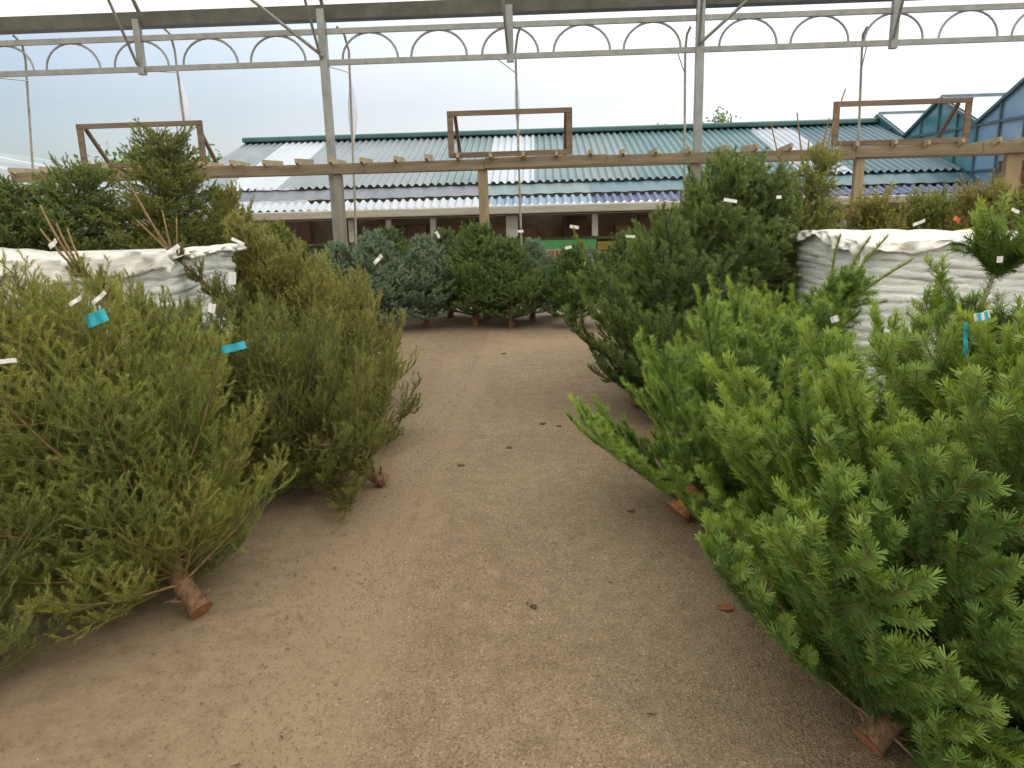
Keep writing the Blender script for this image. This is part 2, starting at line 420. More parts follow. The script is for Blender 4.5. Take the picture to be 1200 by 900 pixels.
# ------------------------------------------------------------------ pergola with sign frames
YP = 11.72
per = empty('timber_pergola', (0, YP, 0), 'long weathered timber rail with short rafter stubs on square posts', 'pergola')
zp = at(600, 191, YP).z
xa, xb = at(205, 200, YP).x-2.5, at(1200, 172, YP).x+1.2
m = MB()
k = 9
for i in range(k):
    a0 = xa+(xb-xa)*i/k; a1 = xa+(xb-xa)*(i+1)/k
    m.box(((a0+a1)/2, YP+0.002*(i % 2), zp+0.012*math.sin(i*1.9)), (a1-a0-0.004, 0.05, 0.145))
m.build('front_beam', M_wood, per, 0.004)
m = MB(); m.box(((xa+xb)/2, YP+0.55, zp+0.0), (xb-xa, 0.05, 0.14)); m.build('back_beam', M_wood, per, 0.004)
n = int((xb-xa)/0.475)
rs = MB(); L_, h_, w_ = 0.5, 0.1, 0.042
rs.add([(x, y, z) for x in (-w_/2, w_/2) for (y, z) in ((-0.16, 0.03), (-0.16, 0.09), (0.62, 0.09), (0.62, -0.005), (-0.07, -0.005))],
       [(0, 4, 3, 2, 1), (5, 6, 7, 8, 9), (0, 1, 6, 5), (1, 2, 7, 6), (2, 3, 8, 7), (3, 4, 9, 8), (4, 0, 5, 9)])
r0 = rs.build('rafter_stub', M_wood_end, per, 0.003, origin=(0, 0, 0))
for i in range(n+1):
    o = r0 if i == 0 else r0.copy()
    if i: COL.objects.link(o); o.parent = per
    o.location = (xa+0.1+i*0.475 - 0 + random.uniform(-0.03, 0.03), 0, zp+0.06+random.uniform(-0.012, 0.012))
    o.rotation_euler = (random.uniform(-0.05, 0.05), random.uniform(-0.08, 0.08), random.uniform(-0.06, 0.06))
for px, py, wd in ((566, 210, 0.14), (1006, 200, 0.13), (398, 230, 0.12), (812, 215, 0.12), (1184, 210, 0.22), (60, 230, 0.12)):
    x = at(px, py, YP+0.09).x
    m = MB(); m.box((x, YP+0.09, (zp-0.005)/2), (wd, 0.11, zp-0.005)); m.build('post', M_woodg if px in (398, 812) else M_woodz, per, 0.006)

def sign_frame(name, pxs, label, braces):
    x0, x1, yt, yb = pxs
    a = at(x0, yb, YP); b = at(x1, yb, YP); t0 = at(x0, yt, YP)
    zc = zp+0.09; zt = max(zc+0.4, t0.z - (zc*0))
    zt = (at(x0, yt, YP).z + at(x1, yt-(x1-x0)*0.026, YP).z)/2
    root = empty(name, ((a.x+b.x)/2, YP, zc), label, 'wooden frame', 'bare timber frames standing on the pergola rail')
    th = 0.085
    m = MB(); m.box(((a.x+b.x)/2, YP-0.005, zt), (b.x-a.x, 0.05, 0.07)); m.build('top_rail', M_frame, root, 0.004)
    m = MB(); m.box(((a.x+b.x)/2, YP-0.005, zc+0.04), (b.x-a.x-0.02, 0.05, 0.075)); m.build('bottom_rail', M_frame, root, 0.004)
    for x in (a.x+th/2, b.x-th/2):
        m = MB(); m.box((x, YP-0.002, (zt+zc)/2+0.0), (th, 0.044, zt-zc-0.075)); m.build('upright', M_frame, root, 0.004)
    for x in braces(a.x, b.x):
        m = MB(); m.bar((x, YP+0.05, zt-0.03), (x, YP+0.72, zp+0.07), 0.05, 0.045); m.build('back_brace', M_frame, root, 0.004)
    return root
sign_frame('sign_frame', (96, 242, 148, 190), 'reddish timber frame on the rail partly hidden by dark spruces', lambda a, b: (a+0.1, b-0.1))
sign_frame('sign_frame', (526, 671, 133, 186), 'empty timber frame on the rail above the middle trees', lambda a, b: (a+0.11, b-0.09))
sign_frame('sign_frame', (974, 1134, 122, 172), 'empty timber frame on the rail in front of the glasshouse gables', lambda a, b: (b-0.16,))

# dark reddish lattice panel beside the last pergola post
pc = at(1190, 215, YP+0.25)
pan = empty('timber_screen', (pc.x, YP+0.25, 0), 'dark red-brown timber screen at the right end of the rail', 'screen')
m = MB()
for i in range(12):
    m.box((pc.x+0.35, YP+0.25, 0.12+i*0.176), (1.25, 0.02, 0.165))
m.build('boards', wood_mat('red_brown_boards', (0.075, 0.03, 0.018), (0.17, 0.075, 0.045), 0), pan, 0.003)
for dx in (-0.25, 0.35, 0.95):
    m = MB(); m.box((pc.x+dx, YP+0.225, 1.06), (0.07, 0.03, 2.12)); m.build('batten', M_frame, pan, 0.003)

# ------------------------------------------------------------------ shop building with corrugated roof
YB = 14.9                      # front wall
YE = 14.5                      # eave
ze = at(600, 236, YE).z
bx0 = at(246, 200, 17.5).x; bx1 = 8.1
shop = empty('shop_building', ((bx0+bx1)/2, YB, 0), 'low garden shop with corrugated green and white roof and white window posts', 'building')
YR = 20.0; zr = at(600, 160, YR).z
def zroof(y): return ze + (zr-ze)*(y-YE)/(YR-YE)
def roof_sheet_mat(name, c0, c1, tr=0.25):
    m, nt, out = new_mat(name)
    v = coords(nt, (1.3, 0.8, 1.3)); nz = N(nt, 'ShaderNodeTexNoise', Scale=1.0, Detail=7.0, Roughness=0.65); nt.links.new(v, nz.inputs['Vector'])
    r = ramp(nt, nz.outputs['Fac'], [(0.3, c0), (0.72, c1)])
    b = N(nt, 'ShaderNodeBsdfPrincipled', Roughness=0.5); b.inputs['Specular IOR Level'].default_value = 0.4
    nt.links.new(r.outputs[0], b.inputs['Base Color']); nt.links.new(b.outputs[0], out.inputs[0])
    return m
RSM = [roof_sheet_mat('grey_white_sheet', (0.098, 0.119, 0.117), (0.164, 0.184, 0.176)),
       roof_sheet_mat('white_skylight_sheet', (0.264, 0.285, 0.285), (0.348, 0.363, 0.363)),
       roof_sheet_mat('pale_green_sheet', (0.069, 0.106, 0.098), (0.123, 0.160, 0.147)),
       roof_sheet_mat('green_sheet', (0.030, 0.082, 0.071), (0.069, 0.131, 0.117)),
       roof_sheet_mat('teal_sheet', (0.024, 0.063, 0.069), (0.049, 0.102, 0.108)),
       roof_sheet_mat('blue_sheet', (0.037, 0.045, 0.098), (0.069, 0.082, 0.147)),
       roof_sheet_mat('light_blue_sheet', (0.102, 0.156, 0.213), (0.164, 0.213, 0.253))]
def corrugated(x0, x1, ya, yb, zf, amp, pitch, lift=0.0, ny=6):
    m = MB(); nxx = max(4, int((x1-x0)/pitch*8)); vs_ = []
    for i in range(nxx+1):
        x = x0+(x1-x0)*i/nxx
        for j in range(ny+1):
            y = ya+(yb-ya)*j/ny
            vs_.append((x, y, zf(y)+lift+amp*math.cos(2*PI*x/pitch)))
    c = ny+1
    m.add(vs_, [(i*c+j, (i+1)*c+j, (i+1)*c+j+1, i*c+j+1) for i in range(nxx) for j in range(ny)], True)
    return m
M_apron = roof_sheet_mat('grey_apron_sheet', (0.069, 0.074, 0.074), (0.119, 0.123, 0.123))
y_lo = YE+1.12
PT = 0.152
ns = 15; wS = (bx1-bx0)/ns
kinds = [0, 1, 0, 0, 0, 2, 1, 2, 2, 3, 3, 3, 1, 4, 4]
# the second sheet and the ones behind the middle frame are pale skylights
for i in range(ns):
    m = corrugated(bx0+i*wS, bx0+(i+1)*wS+0.03, y_lo, YR, zroof, 0.027, PT, 0.05+0.004*(i % 2))
    m.build('roof_sheet', RSM[kinds[i]], shop)
for i in range(ns):
    mat = M_apron if i < 6 else RSM[2] if i < 8 else RSM[4]
    m = corrugated(bx0+i*wS, bx0+(i+1)*wS+0.02, YE+0.46, y_lo+0.1, zroof, 0.006, 0.35, -0.005+0.004*(i % 2), 3)
    m.build('apron_sheet', mat, shop)
for i in range(ns):
    mat = RSM[1] if i < 6 else RSM[6] if i < 8 else RSM[5]
    m = corrugated(bx0+i*wS, bx0+(i+1)*wS+0.02, YE-0.06, YE+0.42, lambda y: zroof(y)-0.045, 0.026, PT, 0.0+0.004*(i % 2), 2)
    m.build('eave_sheet', mat, shop)
m = MB(); m.box(((bx0+bx1)/2, YR, zr+0.09), (bx1-bx0+0.1, 0.55, 0.12)); m.build('ridge_cap', RSM[3], shop, 0.03)
m = corrugated(bx0, bx1, YR+0.1, YR+5.2, lambda y: zr-(y-YR)*0.3, 0.038, PT, 0.03); m.build('rear_roof', RSM[2], shop)
m = MB(); m.box(((bx0+bx1)/2, YE-0.10, ze-0.15), (bx1-bx0, 0.11, 0.15)); m.build('gutter', M_gut, shop, 0.02)
m = MB(); m.box(((bx0+bx1)/2, YE+0.10, ze-0.19), (bx1-bx0, 0.2, 0.10)); m.build('eave_shadow_strip', M_dark, shop)  # near-black strip paints in the shadow below the gutter
zw1 = at(600, 253, YB).z; zw0 = at(600, 279, YB).z
m = MB(); m.box(((bx0+bx1)/2, YB, zw1+0.04), (bx1-bx0, 0.08, 0.07)); m.build('window_head', M_white, shop, 0.004)
m = MB(); m.box(((bx0+bx1)/2, YB-0.03, zw0-0.03), (bx1-bx0, 0.16, 0.05)); m.build('window_sill', M_plinth, shop, 0.004)
m = MB(); m.box(((bx0+bx1)/2, YB+0.02, (zw0-0.06)/2), (bx1-bx0, 0.1, zw0-0.06)); m.build('low_wall', M_plinth, shop)
posts = [(312, .27), (412, .10), (456, .1), (508, .11), (600, .22), (697, .11), (795, .11), (893, .22), (988, .11), (1085, .12), (264, .1)]
pxs = sorted((at(p, 265, YB).x, w_) for p, w_ in posts)
for x, w_ in pxs:
    m = MB(); m.box((x, YB-0.012, (zw0+zw1)/2), (w_, 0.10, zw1-zw0+0.0)); m.build('window_post', M_white, shop, 0.005)
M_pane = glass_mat('window_glass', (0.95, 0.94, 0.92), 0.92)
for i in range(len(pxs)-1):
    xa_, xb_ = pxs[i][0]+pxs[i][1]/2, pxs[i+1][0]-pxs[i+1][1]/2
    m = MB(); m.box(((xa_+xb_)/2, YB+0.01, (zw0+zw1)/2), (xb_-xa_-0.004, 0.006, zw1-zw0-0.004)); m.build('window_pane', M_pane, shop)
# inside: brown shelving against the back wall, white ceiling strip
m = MB(); m.box(((bx0+bx1)/2, YB+1.1, 0.85), (bx1-bx0-0.1, 0.06, 1.7))
m.build('inner_wall', simple('brown_shelved_wall', (0.16, 0.085, 0.05), (0.58, 0.42, 0.28), (1.1, 1, 2.2), 0.8, 0, detail=8), shop)
M_goods = simple('shelf_goods_brown', (0.05, 0.03, 0.02), (0.45, 0.22, 0.13), (0.9, 1, 1.4), 0.7, 0)
for i in range(30):
    m = MB()
    x = bx0+0.4+i*(bx1-bx0-0.8)/29+random.uniform(-.15, .15); h = random.uniform(0.2, 0.75)
    m.box((x, YB+0.75+random.uniform(-0.25, 0.15), 0.75+h/2), (random.uniform(0.12, 0.5), 0.25, h))
    m.build('shelf_goods', M_goods, shop, 0.02)
for x in (bx0+0.04, bx1-0.04):
    m = MB(); m.box((x, YB+2.5, ze/2-0.1), (0.07, 5.0, ze-0.25)); m.build('end_wall', M_gut, shop)

# banners on the low wall
def banner(x0, x1, yt, yb, label, blocks, name='banner'):
    a = at(x0, yt, YB-0.1); b = at(x1, yb, YB-0.1)
    root = empty(name, ((a.x+b.x)/2, YB-0.1, 0.3), label, 'banner')
    m = MB(); m.box(((a.x+b.x)/2, YB-0.095, (a.z+b.z)/2), (b.x-a.x, 0.012, a.z-b.z)); m.build('sheet', simple('pale_banner_vinyl', (0.45, 0.40, 0.33), (0.6, 0.55, 0.47), (4, 4, 4), 0.5, 0), root)
    for j, (u0, u1, v0, v1, c) in enumerate(blocks):
        m = MB(); W, H = b.x-a.x, a.z-b.z
        m.box((a.x+W*(u0+u1)/2, YB-0.104-0.002*j, a.z-H*(v0+v1)/2), (W*(u1-u0), 0.006, H*(v1-v0)))
        m.build('colour_panel', simple('banner_print_%s' % ['a', 'b', 'c', 'd', 'e', 'f', 'g', 'h'][j], tuple(x*0.8 for x in c), c, (9, 9, 9), 0.5, 0), root)
GRN = (0.10, 0.42, 0.16); RED = (0.42, 0.05, 0.06); PUR = (0.13, 0.13, 0.32); ORG = (0.55, 0.20, 0.05)
banner(629, 699, 281, 318, 'bright green topped banner with red, orange and violet blocks on the low wall',
       [(0, 1, 0, 0.29, GRN), (0.01, 0.14, 0.36, 0.62, ORG), (0.18, 0.29, 0.34, 0.66, RED), (0.31, 0.36, 0.34, 0.66, RED), (0.38, 0.44, 0.34, 0.66, RED), (0.12, 0.35, 0.72, 1, PUR), (0.70, 1.0, 0.30, 0.62, PUR)])
banner(525, 596, 285, 316, 'green banner with an orange patch half hidden by the tallest middle fir', [(0, 1, 0, 0.33, GRN), (0.01, 0.15, 0.48, 0.76, ORG), (0.2, 0.3, 0.05, 0.3, PUR)])
a = at(700, 283, YB-0.1); b = at(722, 292, YB-0.1)
m = MB(); m.box(((a.x+b.x)/2+0.2, YB-0.10, (a.z+b.z)/2), (b.x-a.x+0.4, 0.02, a.z-b.z))
tag(m.build('planter_board', simple('yellow_ochre_paint', (0.25, 0.17, 0.04), (0.37, 0.27, 0.07), (4, 4, 8), 0.6, 0)), 'yellow ochre board fixed to the low wall right of the green banner', 'board')

# ------------------------------------------------------------------ glasshouse with three gables on the right
GX = 8.15
gh = empty('glasshouse', (GX, 18, 0), 'teal glasshouse with a row of pointed gables and glass roofs painted sky-reflection white', 'glasshouse')
M_teal = simple('teal_shaded_glass', (0.055, 0.19, 0.20), (0.16, 0.36, 0.37), (0.8, 0.8, 0.8), 0.15, 0, spec=0.7)
M_teal_b = simple('blue_shaded_glass', (0.16, 0.27, 0.36), (0.27, 0.42, 0.52), (0.8, 0.8, 0.8), 0.15, 0, spec=0.7)
M_rg = simple('sky_reflection_roof_glass', (0.496, 0.544, 0.576), (0.624, 0.664, 0.688), (0.5, 0.5, 0.5), 0.12, 0, spec=0.8)  # white sky reflection on the glass is put into this base colour
M_bar = simple('dark_teal_glazing_bar', (0.06, 0.10, 0.10), (0.12, 0.17, 0.17), (5, 5, 5), 0.5, 0)
zv, zk, gp = 2.97, 3.57, 2.95
Yk = [13.9+gp*i for i in range(4)]
for i, yk in enumerate(Yk):
    y0, y1 = yk-gp/2, yk+gp/2
    m = MB(); m.add([(GX, y0, 0), (GX, y1, 0), (GX, y1, zv), (GX, yk, zk), (GX, y0, zv)], [(0, 1, 2, 3, 4)])
    m.build('gable_wall', M_teal_b if i < 1 else M_teal, gh)
    for (ya_, za_, yb_, zb_) in ((y0, zv, yk, zk), (yk, zk, y1, zv)):
        m = MB(); m.add([(GX-0.05, ya_, za_+0.02), (GX+16, ya_, za_+0.02), (GX+16, yb_, zb_+0.02), (GX-0.05, yb_, zb_+0.02)], [(0, 1, 2, 3)])
        rp = m.build('roof_glass', M_rg, gh)
    m = MB()
    for (ya_, za_, yb_, zb_) in ((y0, zv, yk, zk), (yk, zk, y1, zv)):
        m.bar((GX-0.03, ya_, za_), (GX-0.03, yb_, zb_), 0.06, 0.06, up=(1, 0, 0))
        for q in range(0, 8):
            m.bar((GX+q*1.9, ya_, za_+0.04), (GX+q*1.9, yb_, zb_+0.04), 0.03, 0.03, up=(1, 0, 0))
    m.bar((GX, yk, zk+0.05), (GX+16, yk, zk+0.05), 0.05, 0.05)
    for yy in (y0, (y0+yk)/2, yk, (yk+y1)/2):
        zz = zv if yy == y0 else (zk if yy == yk else (zv+zk)/2)
        m.box((GX-0.025, yy, zz/2), (0.03, 0.04, zz))
    m.box((GX-0.022, yk, zv-0.05), (0.028, gp, 0.05))
    m.box((GX-0.022, yk, 2.1), (0.028, gp, 0.035))
    m.build('glazing_bars', M_bar, gh)

# far shed at left: grey roof with white translucent strips, falling to the right
A0 = at(-60, 158, 24); A1 = at(250, 192, 24)
B0 = at(-60, 185, 15.5)
fs = empty('far_shed', (-14, 20, 0), 'distant grey shed roof with white skylight strips behind the dark spruces', 'shed')
xr_, xe_ = -17.0, -7.6
zr_, ze_ = 3.75, 1.75
def shed_roof(y0, y1, mat, lift, nm):
    m = MB(); m.add([(xr_, y0, zr_+lift), (xe_, y0, ze_+lift), (xe_, y1, ze_+lift), (xr_, y1, zr_+lift),
                     (xr_, y0, zr_+lift-.05), (xe_, y0, ze_+lift-.05), (xe_, y1, ze_+lift-.05), (xr_, y1, zr_+lift-.05)],
                    [(0, 1, 2, 3), (4, 7, 6, 5), (0, 4, 5, 1), (1, 5, 6, 2), (2, 6, 7, 3), (3, 7, 4, 0)])
    m.build(nm, mat, fs)
M_sg = simple('grey_roof_felt', (0.16, 0.17, 0.16), (0.26, 0.27, 0.25), (0.6, 0.6, 0.6), 0.8, 0.1)
ys = [15.0, 16.3, 16.9, 19.0, 19.7, 22.5, 23.2, 26]
for i in range(7): shed_roof(ys[i]+0.01, ys[i+1]-0.01, RSM[1] if i % 2 else M_sg, 0.0, 'skylight_strip' if i % 2 else 'roof_sheet')
m = MB(); m.box((xe_-0.3, 20.5, 0.75), (0.1, 11, 1.5)); m.box(((xr_+xe_)/2-0.2, 15.1, 0.8), (9, 0.1, 1.6)); m.build('wall', M_gut, fs)

# ------------------------------------------------------------------ broadleaf trees far behind the roofs
def leaf_tree(name, base, h, cr, seed, label):
    rng = np.random.default_rng(seed)
    root = empty(name, base, label, 'tree')
    m = MB(); m.tube([(0, 0, 0), (0.05, 0.03, h*0.4), (0.0, 0.05, h*0.9)], h*0.03, 8, r1=h*0.006)
    for k in range(9):
        a = rng.uniform(0, 2*PI); z = h*rng.uniform(0.35, 0.75)
        m.tube([(0.02, 0.03, z), (math.cos(a)*cr*0.45, math.sin(a)*cr*0.45, z+h*0.1), (math.cos(a)*cr*0.8, math.sin(a)*cr*0.8, z+h*0.2)], h*0.01, 5, r1=h*0.002)
    m.build('trunk', M_bark_g, root, origin=base).location = (0, 0, 0)
    root.children[0].data.update()
    me = root.children[0].data
    for v_ in me.vertices: v_.co += Vector(base)
    C = []; T = []
    for k in range(46):
        d = rng.normal(size=3); d /= np.linalg.norm(d); rr = rng.uniform(0.35, 1.0)
        c = np.array([0, 0, h*0.66]) + d*rr*np.array([cr, cr, h*0.34])
        n = 130; q = rng.normal(size=(n, 3))*cr*0.15+c; C.append(q); T.append(np.full(n, rng.uniform(0.2, 0.9)))
    C = np.concatenate(C); T = np.concatenate(T); n = len(C)
    a = rng.normal(size=(n, 3)); a /= np.linalg.norm(a, axis=1)[:, None]
    b = np.cross(a, rng.normal(size=(n, 3))); b /= np.linalg.norm(b, axis=1)[:, None]
    s = cr*0.055
    V = np.stack([C-a*s, C+b*s*0.6, C+a*s, C-b*s*0.6], 1).reshape(-1, 3)
    np_mesh('crown', V, np.arange(4*n).reshape(-1, 4), NM['dark'], root, T)
p = at(838, 150, 33); leaf_tree('broadleaf_tree', (p.x, 33, 0), p.z+0.75, 1.35, 3, 'round green tree rising behind the roof right of the steel post')
p = at(775, 160, 36); leaf_tree('broadleaf_tree', (p.x, 36, 0), p.z+0.35, 1.3, 5, 'low tree just showing over the ridge left of the steel post')
p = at(165, 178, 30); leaf_tree('broadleaf_tree', (p.x, 30, 0), p.z+0.1, 2.2, 8, 'distant low tree seen through the frame above the dark spruces')
p = at(225, 178, 30); leaf_tree('broadleaf_tree', (p.x, 30.5, 0), p.z+0.0, 1.6, 9, 'distant low tree just left of the corrugated roof end')

# ------------------------------------------------------------------ cut Christmas trees
STACKS = [((1.98, 4.85, 0.0), (4.5, 6.2, 1.45)), ((-4.6, 4.9, 0.0), (-2.4, 6.1, 1.46))]
def in_stack(p):
    for a, b in STACKS:
        if a[0]-0.02 < p[0] < b[0]+0.02 and a[1]-0.02 < p[1] < b[1]+0.02 and p[2] < b[2]+0.02: return True
    return False
def unit(v): return v/(np.linalg.norm(v)+1e-9)

def grow(p, d, L, n, grav, curl, rng, wob=0.05):
    """a limb: n steps from p along d, pulled down by grav, tip turned up by curl; slides along the ground, stops at the stacks"""
    pts = [p]; st = L/n; d = d.copy()
    for i in range(n):
        u = (i+1)/n
        d = d + np.array([0, 0, -grav*(1-u)*1.6/n + curl*u*1.6/n]) + rng.normal(size=3)*wob/math.sqrt(n)
        d = d/np.linalg.norm(d)
        q = p + d*st
        if q[2] < 0.035:
            d[2] = abs(d[2])*0.15 + 0.02; d = d/np.linalg.norm(d); q = p + d*st; q[2] = max(q[2], 0.03)
        if in_stack(q): break
        p = q; pts.append(p)
    return pts

def tree_limbs(butt, tip, P, seed):
    rng = np.random.default_rng(seed)
    butt = np.array(butt, float); tip = np.array(tip, float)
    ax = tip-butt; H = np.linalg.norm(ax); ax = ax/H
    nt_ = 22; bow = P.get('bow', 0.03)*H
    side = unit(np.cross(ax, [0.3, 0.2, 1.0]))
    trunk = [butt+ax*H*i/nt_ + np.array([0, 0, -bow*math.sin(PI*i/nt_)]) + side*0.012*H*math.sin(2.7*i/nt_*PI+seed) for i in range(nt_+1)]
    def tp(t):
        x = t*nt_; i = min(int(x), nt_-1); return trunk[i] + (trunk[i+1]-trunk[i])*(x-i)
    e1 = unit(np.cross(ax, [0.0, 0.31, 0.95])); e2 = np.cross(ax, e1)
    seg = []      # p0, p1, r0, r1, tint, needles(0..1), up
    def put(pts, ra, rb, t0, t1, n0, up):
        m_ = len(pts)-1
        for i in range(m_):
            u0, u1 = i/m_, (i+1)/m_
            seg.append((pts[i], pts[i+1], ra+(rb-ra)*u0, ra+(rb-ra)*u1, t0+(t1-t0)*u1, 1.0 if u1 > n0 else 0.0, up))
    whorls = []
    t = P['t0']
    while t < 0.965:
        whorls.append(t); t += P['wsp']*(P['w0']+P['wg']*t)/H*rng.uniform(0.85, 1.15)
    for wi, t in enumerate(whorls):
        nb = P['nb'] if wi else P['nb']-1
        ph = rng.uniform(0, 2*PI)
        jobs = [(t, ph+2*PI*k/nb+rng.uniform(-.25, .25), 1.0) for k in range(nb)]
        jobs += [] if t > P['nix'] else [(min(t+rng.uniform(0.2, 0.8)*P['wsp']/H, 0.96), rng.uniform(0, 2*PI), rng.uniform(0.4, 0.75)) for k in range(P['ni'])]
        for (tt, an, sc) in jobs:
            radial = e1*math.cos(an)+e2*math.sin(an)
            Lb = (P['R']*(1-((tt-P['t0'])/(1-P['t0'])))**P['pw']*rng.uniform(0.8, 1.12)+P['lmin'])*sc
            Lb *= min(1.0, P['lo']+(1-P['lo'])*(tt-P['t0'])/0.22)
            al = rad(P['a1']+(P['a0']-P['a1'])*(1-tt)**P['ap']+rng.uniform(-8, 8))
            d = ax*math.cos(al)+radial*math.sin(al)
            if radial[2] < -0.2: d = unit(d + np.array([0, 0, 0.15*P.get('lift', 1.0)]))
            n_ = max(4, int(Lb/0.07))
            pts = grow(tp(tt), d, Lb, n_, P['grav'], P['curl'], rng)
            if len(pts) < 3: continue
            tb = rng.uniform(0.0, 0.5)
            r_b = 0.0022+0.0075*Lb
            put(pts, r_b, 0.0018, tb, tb+0.25, P['bare'], radial)
            tang = unit(np.cross(ax, radial))
            ln = len(pts)-1; nsub = max(3, int(Lb/P['ssp']))
            for k in range(nsub):
                s = P['bare']*0.8+(0.98-P['bare']*0.8)*(k+rng.uniform(0, .8))/nsub
                x = s*ln; i = min(int(x), ln-1); q = pts[i]+(pts[i+1]-pts[i])*(x-i)
                dl = unit(pts[i+1]-pts[i])
                nrm = unit(np.cross(dl, tang))
                sg = 1 if k % 2 else -1
                be = rad(rng.uniform(38, 58))
                l2 = (Lb*P['sub']*(1-s)**0.8+P['smin'])*rng.uniform(0.7, 1.15)
                d2 = dl*math.cos(be)+(tang*sg*rng.uniform(0.75, 1)+nrm*rng.uniform(-P['fl'], P['fl']))*math.sin(be)
                n2 = max(2, int(l2/0.055))
                p2 = grow(q, unit(d2), l2, n2, P['grav']*0.5, P['curl'], rng, P['swob'])
                if len(p2) < 2: continue
                t2 = tb+rng.uniform(-0.1, 0.15)+0.15*s
                put(p2, 0.0022, 0.0013, t2-0.05, t2+0.45, 0.0, nrm if nrm[2] > 0 else -nrm)
                l2n = len(p2)-1
                for j in range(int(l2/P['tsp'])):
                    s3 = 0.2+0.75*(j+rng.uniform(0, 1))/max(1, int(l2/P['tsp'])); x3 = s3*l2n; i3 = min(int(x3), l2n-1)
                    q3 = p2[i3]+(p2[i3+1]-p2[i3])*(x3-i3); d3l = unit(p2[i3+1]-p2[i3])
                    sd3 = unit(np.cross(d3l, nrm))*(1 if j % 2 else -1)
                    be3 = rad(rng.uniform(35, 60))
                    d3 = d3l*math.cos(be3)+(sd3+nrm*rng.uniform(-P['fl'], P['fl']))*math.sin(be3)
                    l3 = (l2*0.42*(1-s3)+P['smin']*0.6)*rng.uniform(0.7, 1.2)
                    p3 = grow(q3, unit(d3), l3, 2 if l3 > 0.07 else 1, 0, P['curl']*0.6, rng, 0.05)
                    if len(p3) < 2: continue
                    put(p3, 0.0016, 0.0011, t2+0.1, t2+0.55, 0.0, nrm if nrm[2] > 0 else -nrm)
    for (pl, th) in P.get('leaders', ()):
        pl = np.array(pl); st_ = tp(th); mid = st_*0.45+pl*0.55-0.06*unit(np.cross(ax, [0, 0, 1.0])); n_ = 7
        pp_ = [(1-u)**2*st_+2*u*(1-u)*mid+u*u*pl for u in [k/n_ for k in range(n_+1)]]
        for k in range(n_): seg.append((pp_[k], pp_[k+1], 0.0085-0.0005*k, 0.0085-0.0005*(k+1), 0.95, P.get('lnd', 0.25), np.array([0, 0, 1.0])))
    # leader: needles along the top of the trunk
    i0 = int(nt_*0.86)
    for i in range(i0, nt_):
        seg.append((trunk[i], trunk[i+1], 0.006, 0.004, 0.6, 0.45, np.array([0, 0, 1.0])))
    return trunk, seg, rng, H

def needles(seg, P, rng):
    p0 = np.array([s[0] for s in seg]); p1 = np.array([s[1] for s in seg])
    tint = np.array([s[4] for s in seg]); nd = np.array([s[5] for s in seg]); up = np.array([s[6] for s in seg])
    d = p1-p0; L = np.linalg.norm(d, axis=1); d = d/(L[:, None]+1e-9)
    cnt = np.floor(L*P['dens']*nd+rng.uniform(size=len(L))).astype(int)
    cnt[nd == 0] = 0
    idx = np.repeat(np.arange(len(L)), cnt); n = len(idx)
    t = rng.uniform(size=n)
    base = p0[idx]+d[idx]*(L[idx]*t)[:, None]
    a = d[idx]; u = up[idx]-a*np.sum(up[idx]*a, 1)[:, None]
    u /= (np.linalg.norm(u, axis=1)[:, None]+1e-9); v = np.cross(a, u)
    if P['flat']:
        ph = rng.normal(size=n)*0.55+np.where(rng.uniform(size=n) < 0.5, 1, -1)*1.05     # combed to both sides and upwards
    else:
        ph = rng.uniform(-PI, PI, size=n)
    f = np.radians(rng.normal(P['na'], 9, size=n))
    rd = u*np.cos(ph)[:, None]+v*np.sin(ph)[:, None]
    dr = a*np.cos(f)[:, None]+rd*np.sin(f)[:, None]
    ln = P['nl']*rng.uniform(0.75, 1.15, size=n)
    wv = -u*np.sin(ph)[:, None]+v*np.cos(ph)[:, None] + rng.normal(size=(n, 3))*0.35
    wv -= dr*np.sum(wv*dr, 1)[:, None]; wv /= (np.linalg.norm(wv, axis=1)[:, None]+1e-9)
    w2 = (P['nw']/2*rng.uniform(0.8, 1.2, size=n))[:, None]
    tn = np.clip(tint[idx]+rng.normal(size=n)*0.08, 0, 1)
    # the needle keeps its upper face outwards
    nn_ = np.cross(wv, dr); flip = np.sum(nn_*rd, 1) < 0; wv[flip] *= -1
    e = base+dr*ln[:, None]
    if P.get('blunt'):
        V = np.stack([base-wv*w2*0.7, base+wv*w2*0.7, e+wv*w2*0.75, e-wv*w2*0.75], 1).reshape(-1, 3); Fc = np.arange(4*n).reshape(-1, 4)
    else:
        V = np.stack([base-wv*w2, base+wv*w2, e], 1).reshape(-1, 3); Fc = np.arange(3*n).reshape(-1, 3)
    V[:, 2] = np.maximum(V[:, 2], 0.006)
    return V, Fc, tn

def twigs(seg, k=4):
    p0 = np.array([s[0] for s in seg]); p1 = np.array([s[1] for s in seg]); r0 = np.array([s[2] for s in seg]); r1 = np.array([s[3] for s in seg])
    d = p1-p0; d /= (np.linalg.norm(d, axis=1)[:, None]+1e-9)
    x = np.cross(d, np.array([0.21, 0.35, 0.91])); x /= (np.linalg.norm(x, axis=1)[:, None]+1e-9); y = np.cross(d, x)
    n = len(seg); V = np.zeros((n, 2*k, 3))
    for i in range(k):
        a = 2*PI*i/k; o = x*math.cos(a)+y*math.sin(a)
        V[:, i] = p0+o*r0[:, None]; V[:, k+i] = p1+o*r1[:, None]
    Fc = np.array([[i, (i+1) % k, k+(i+1) % k, k+i] for i in range(k)])
    return V.reshape(-1, 3), (Fc[None]+(np.arange(n)*2*k)[:, None, None]).reshape(-1, 4)

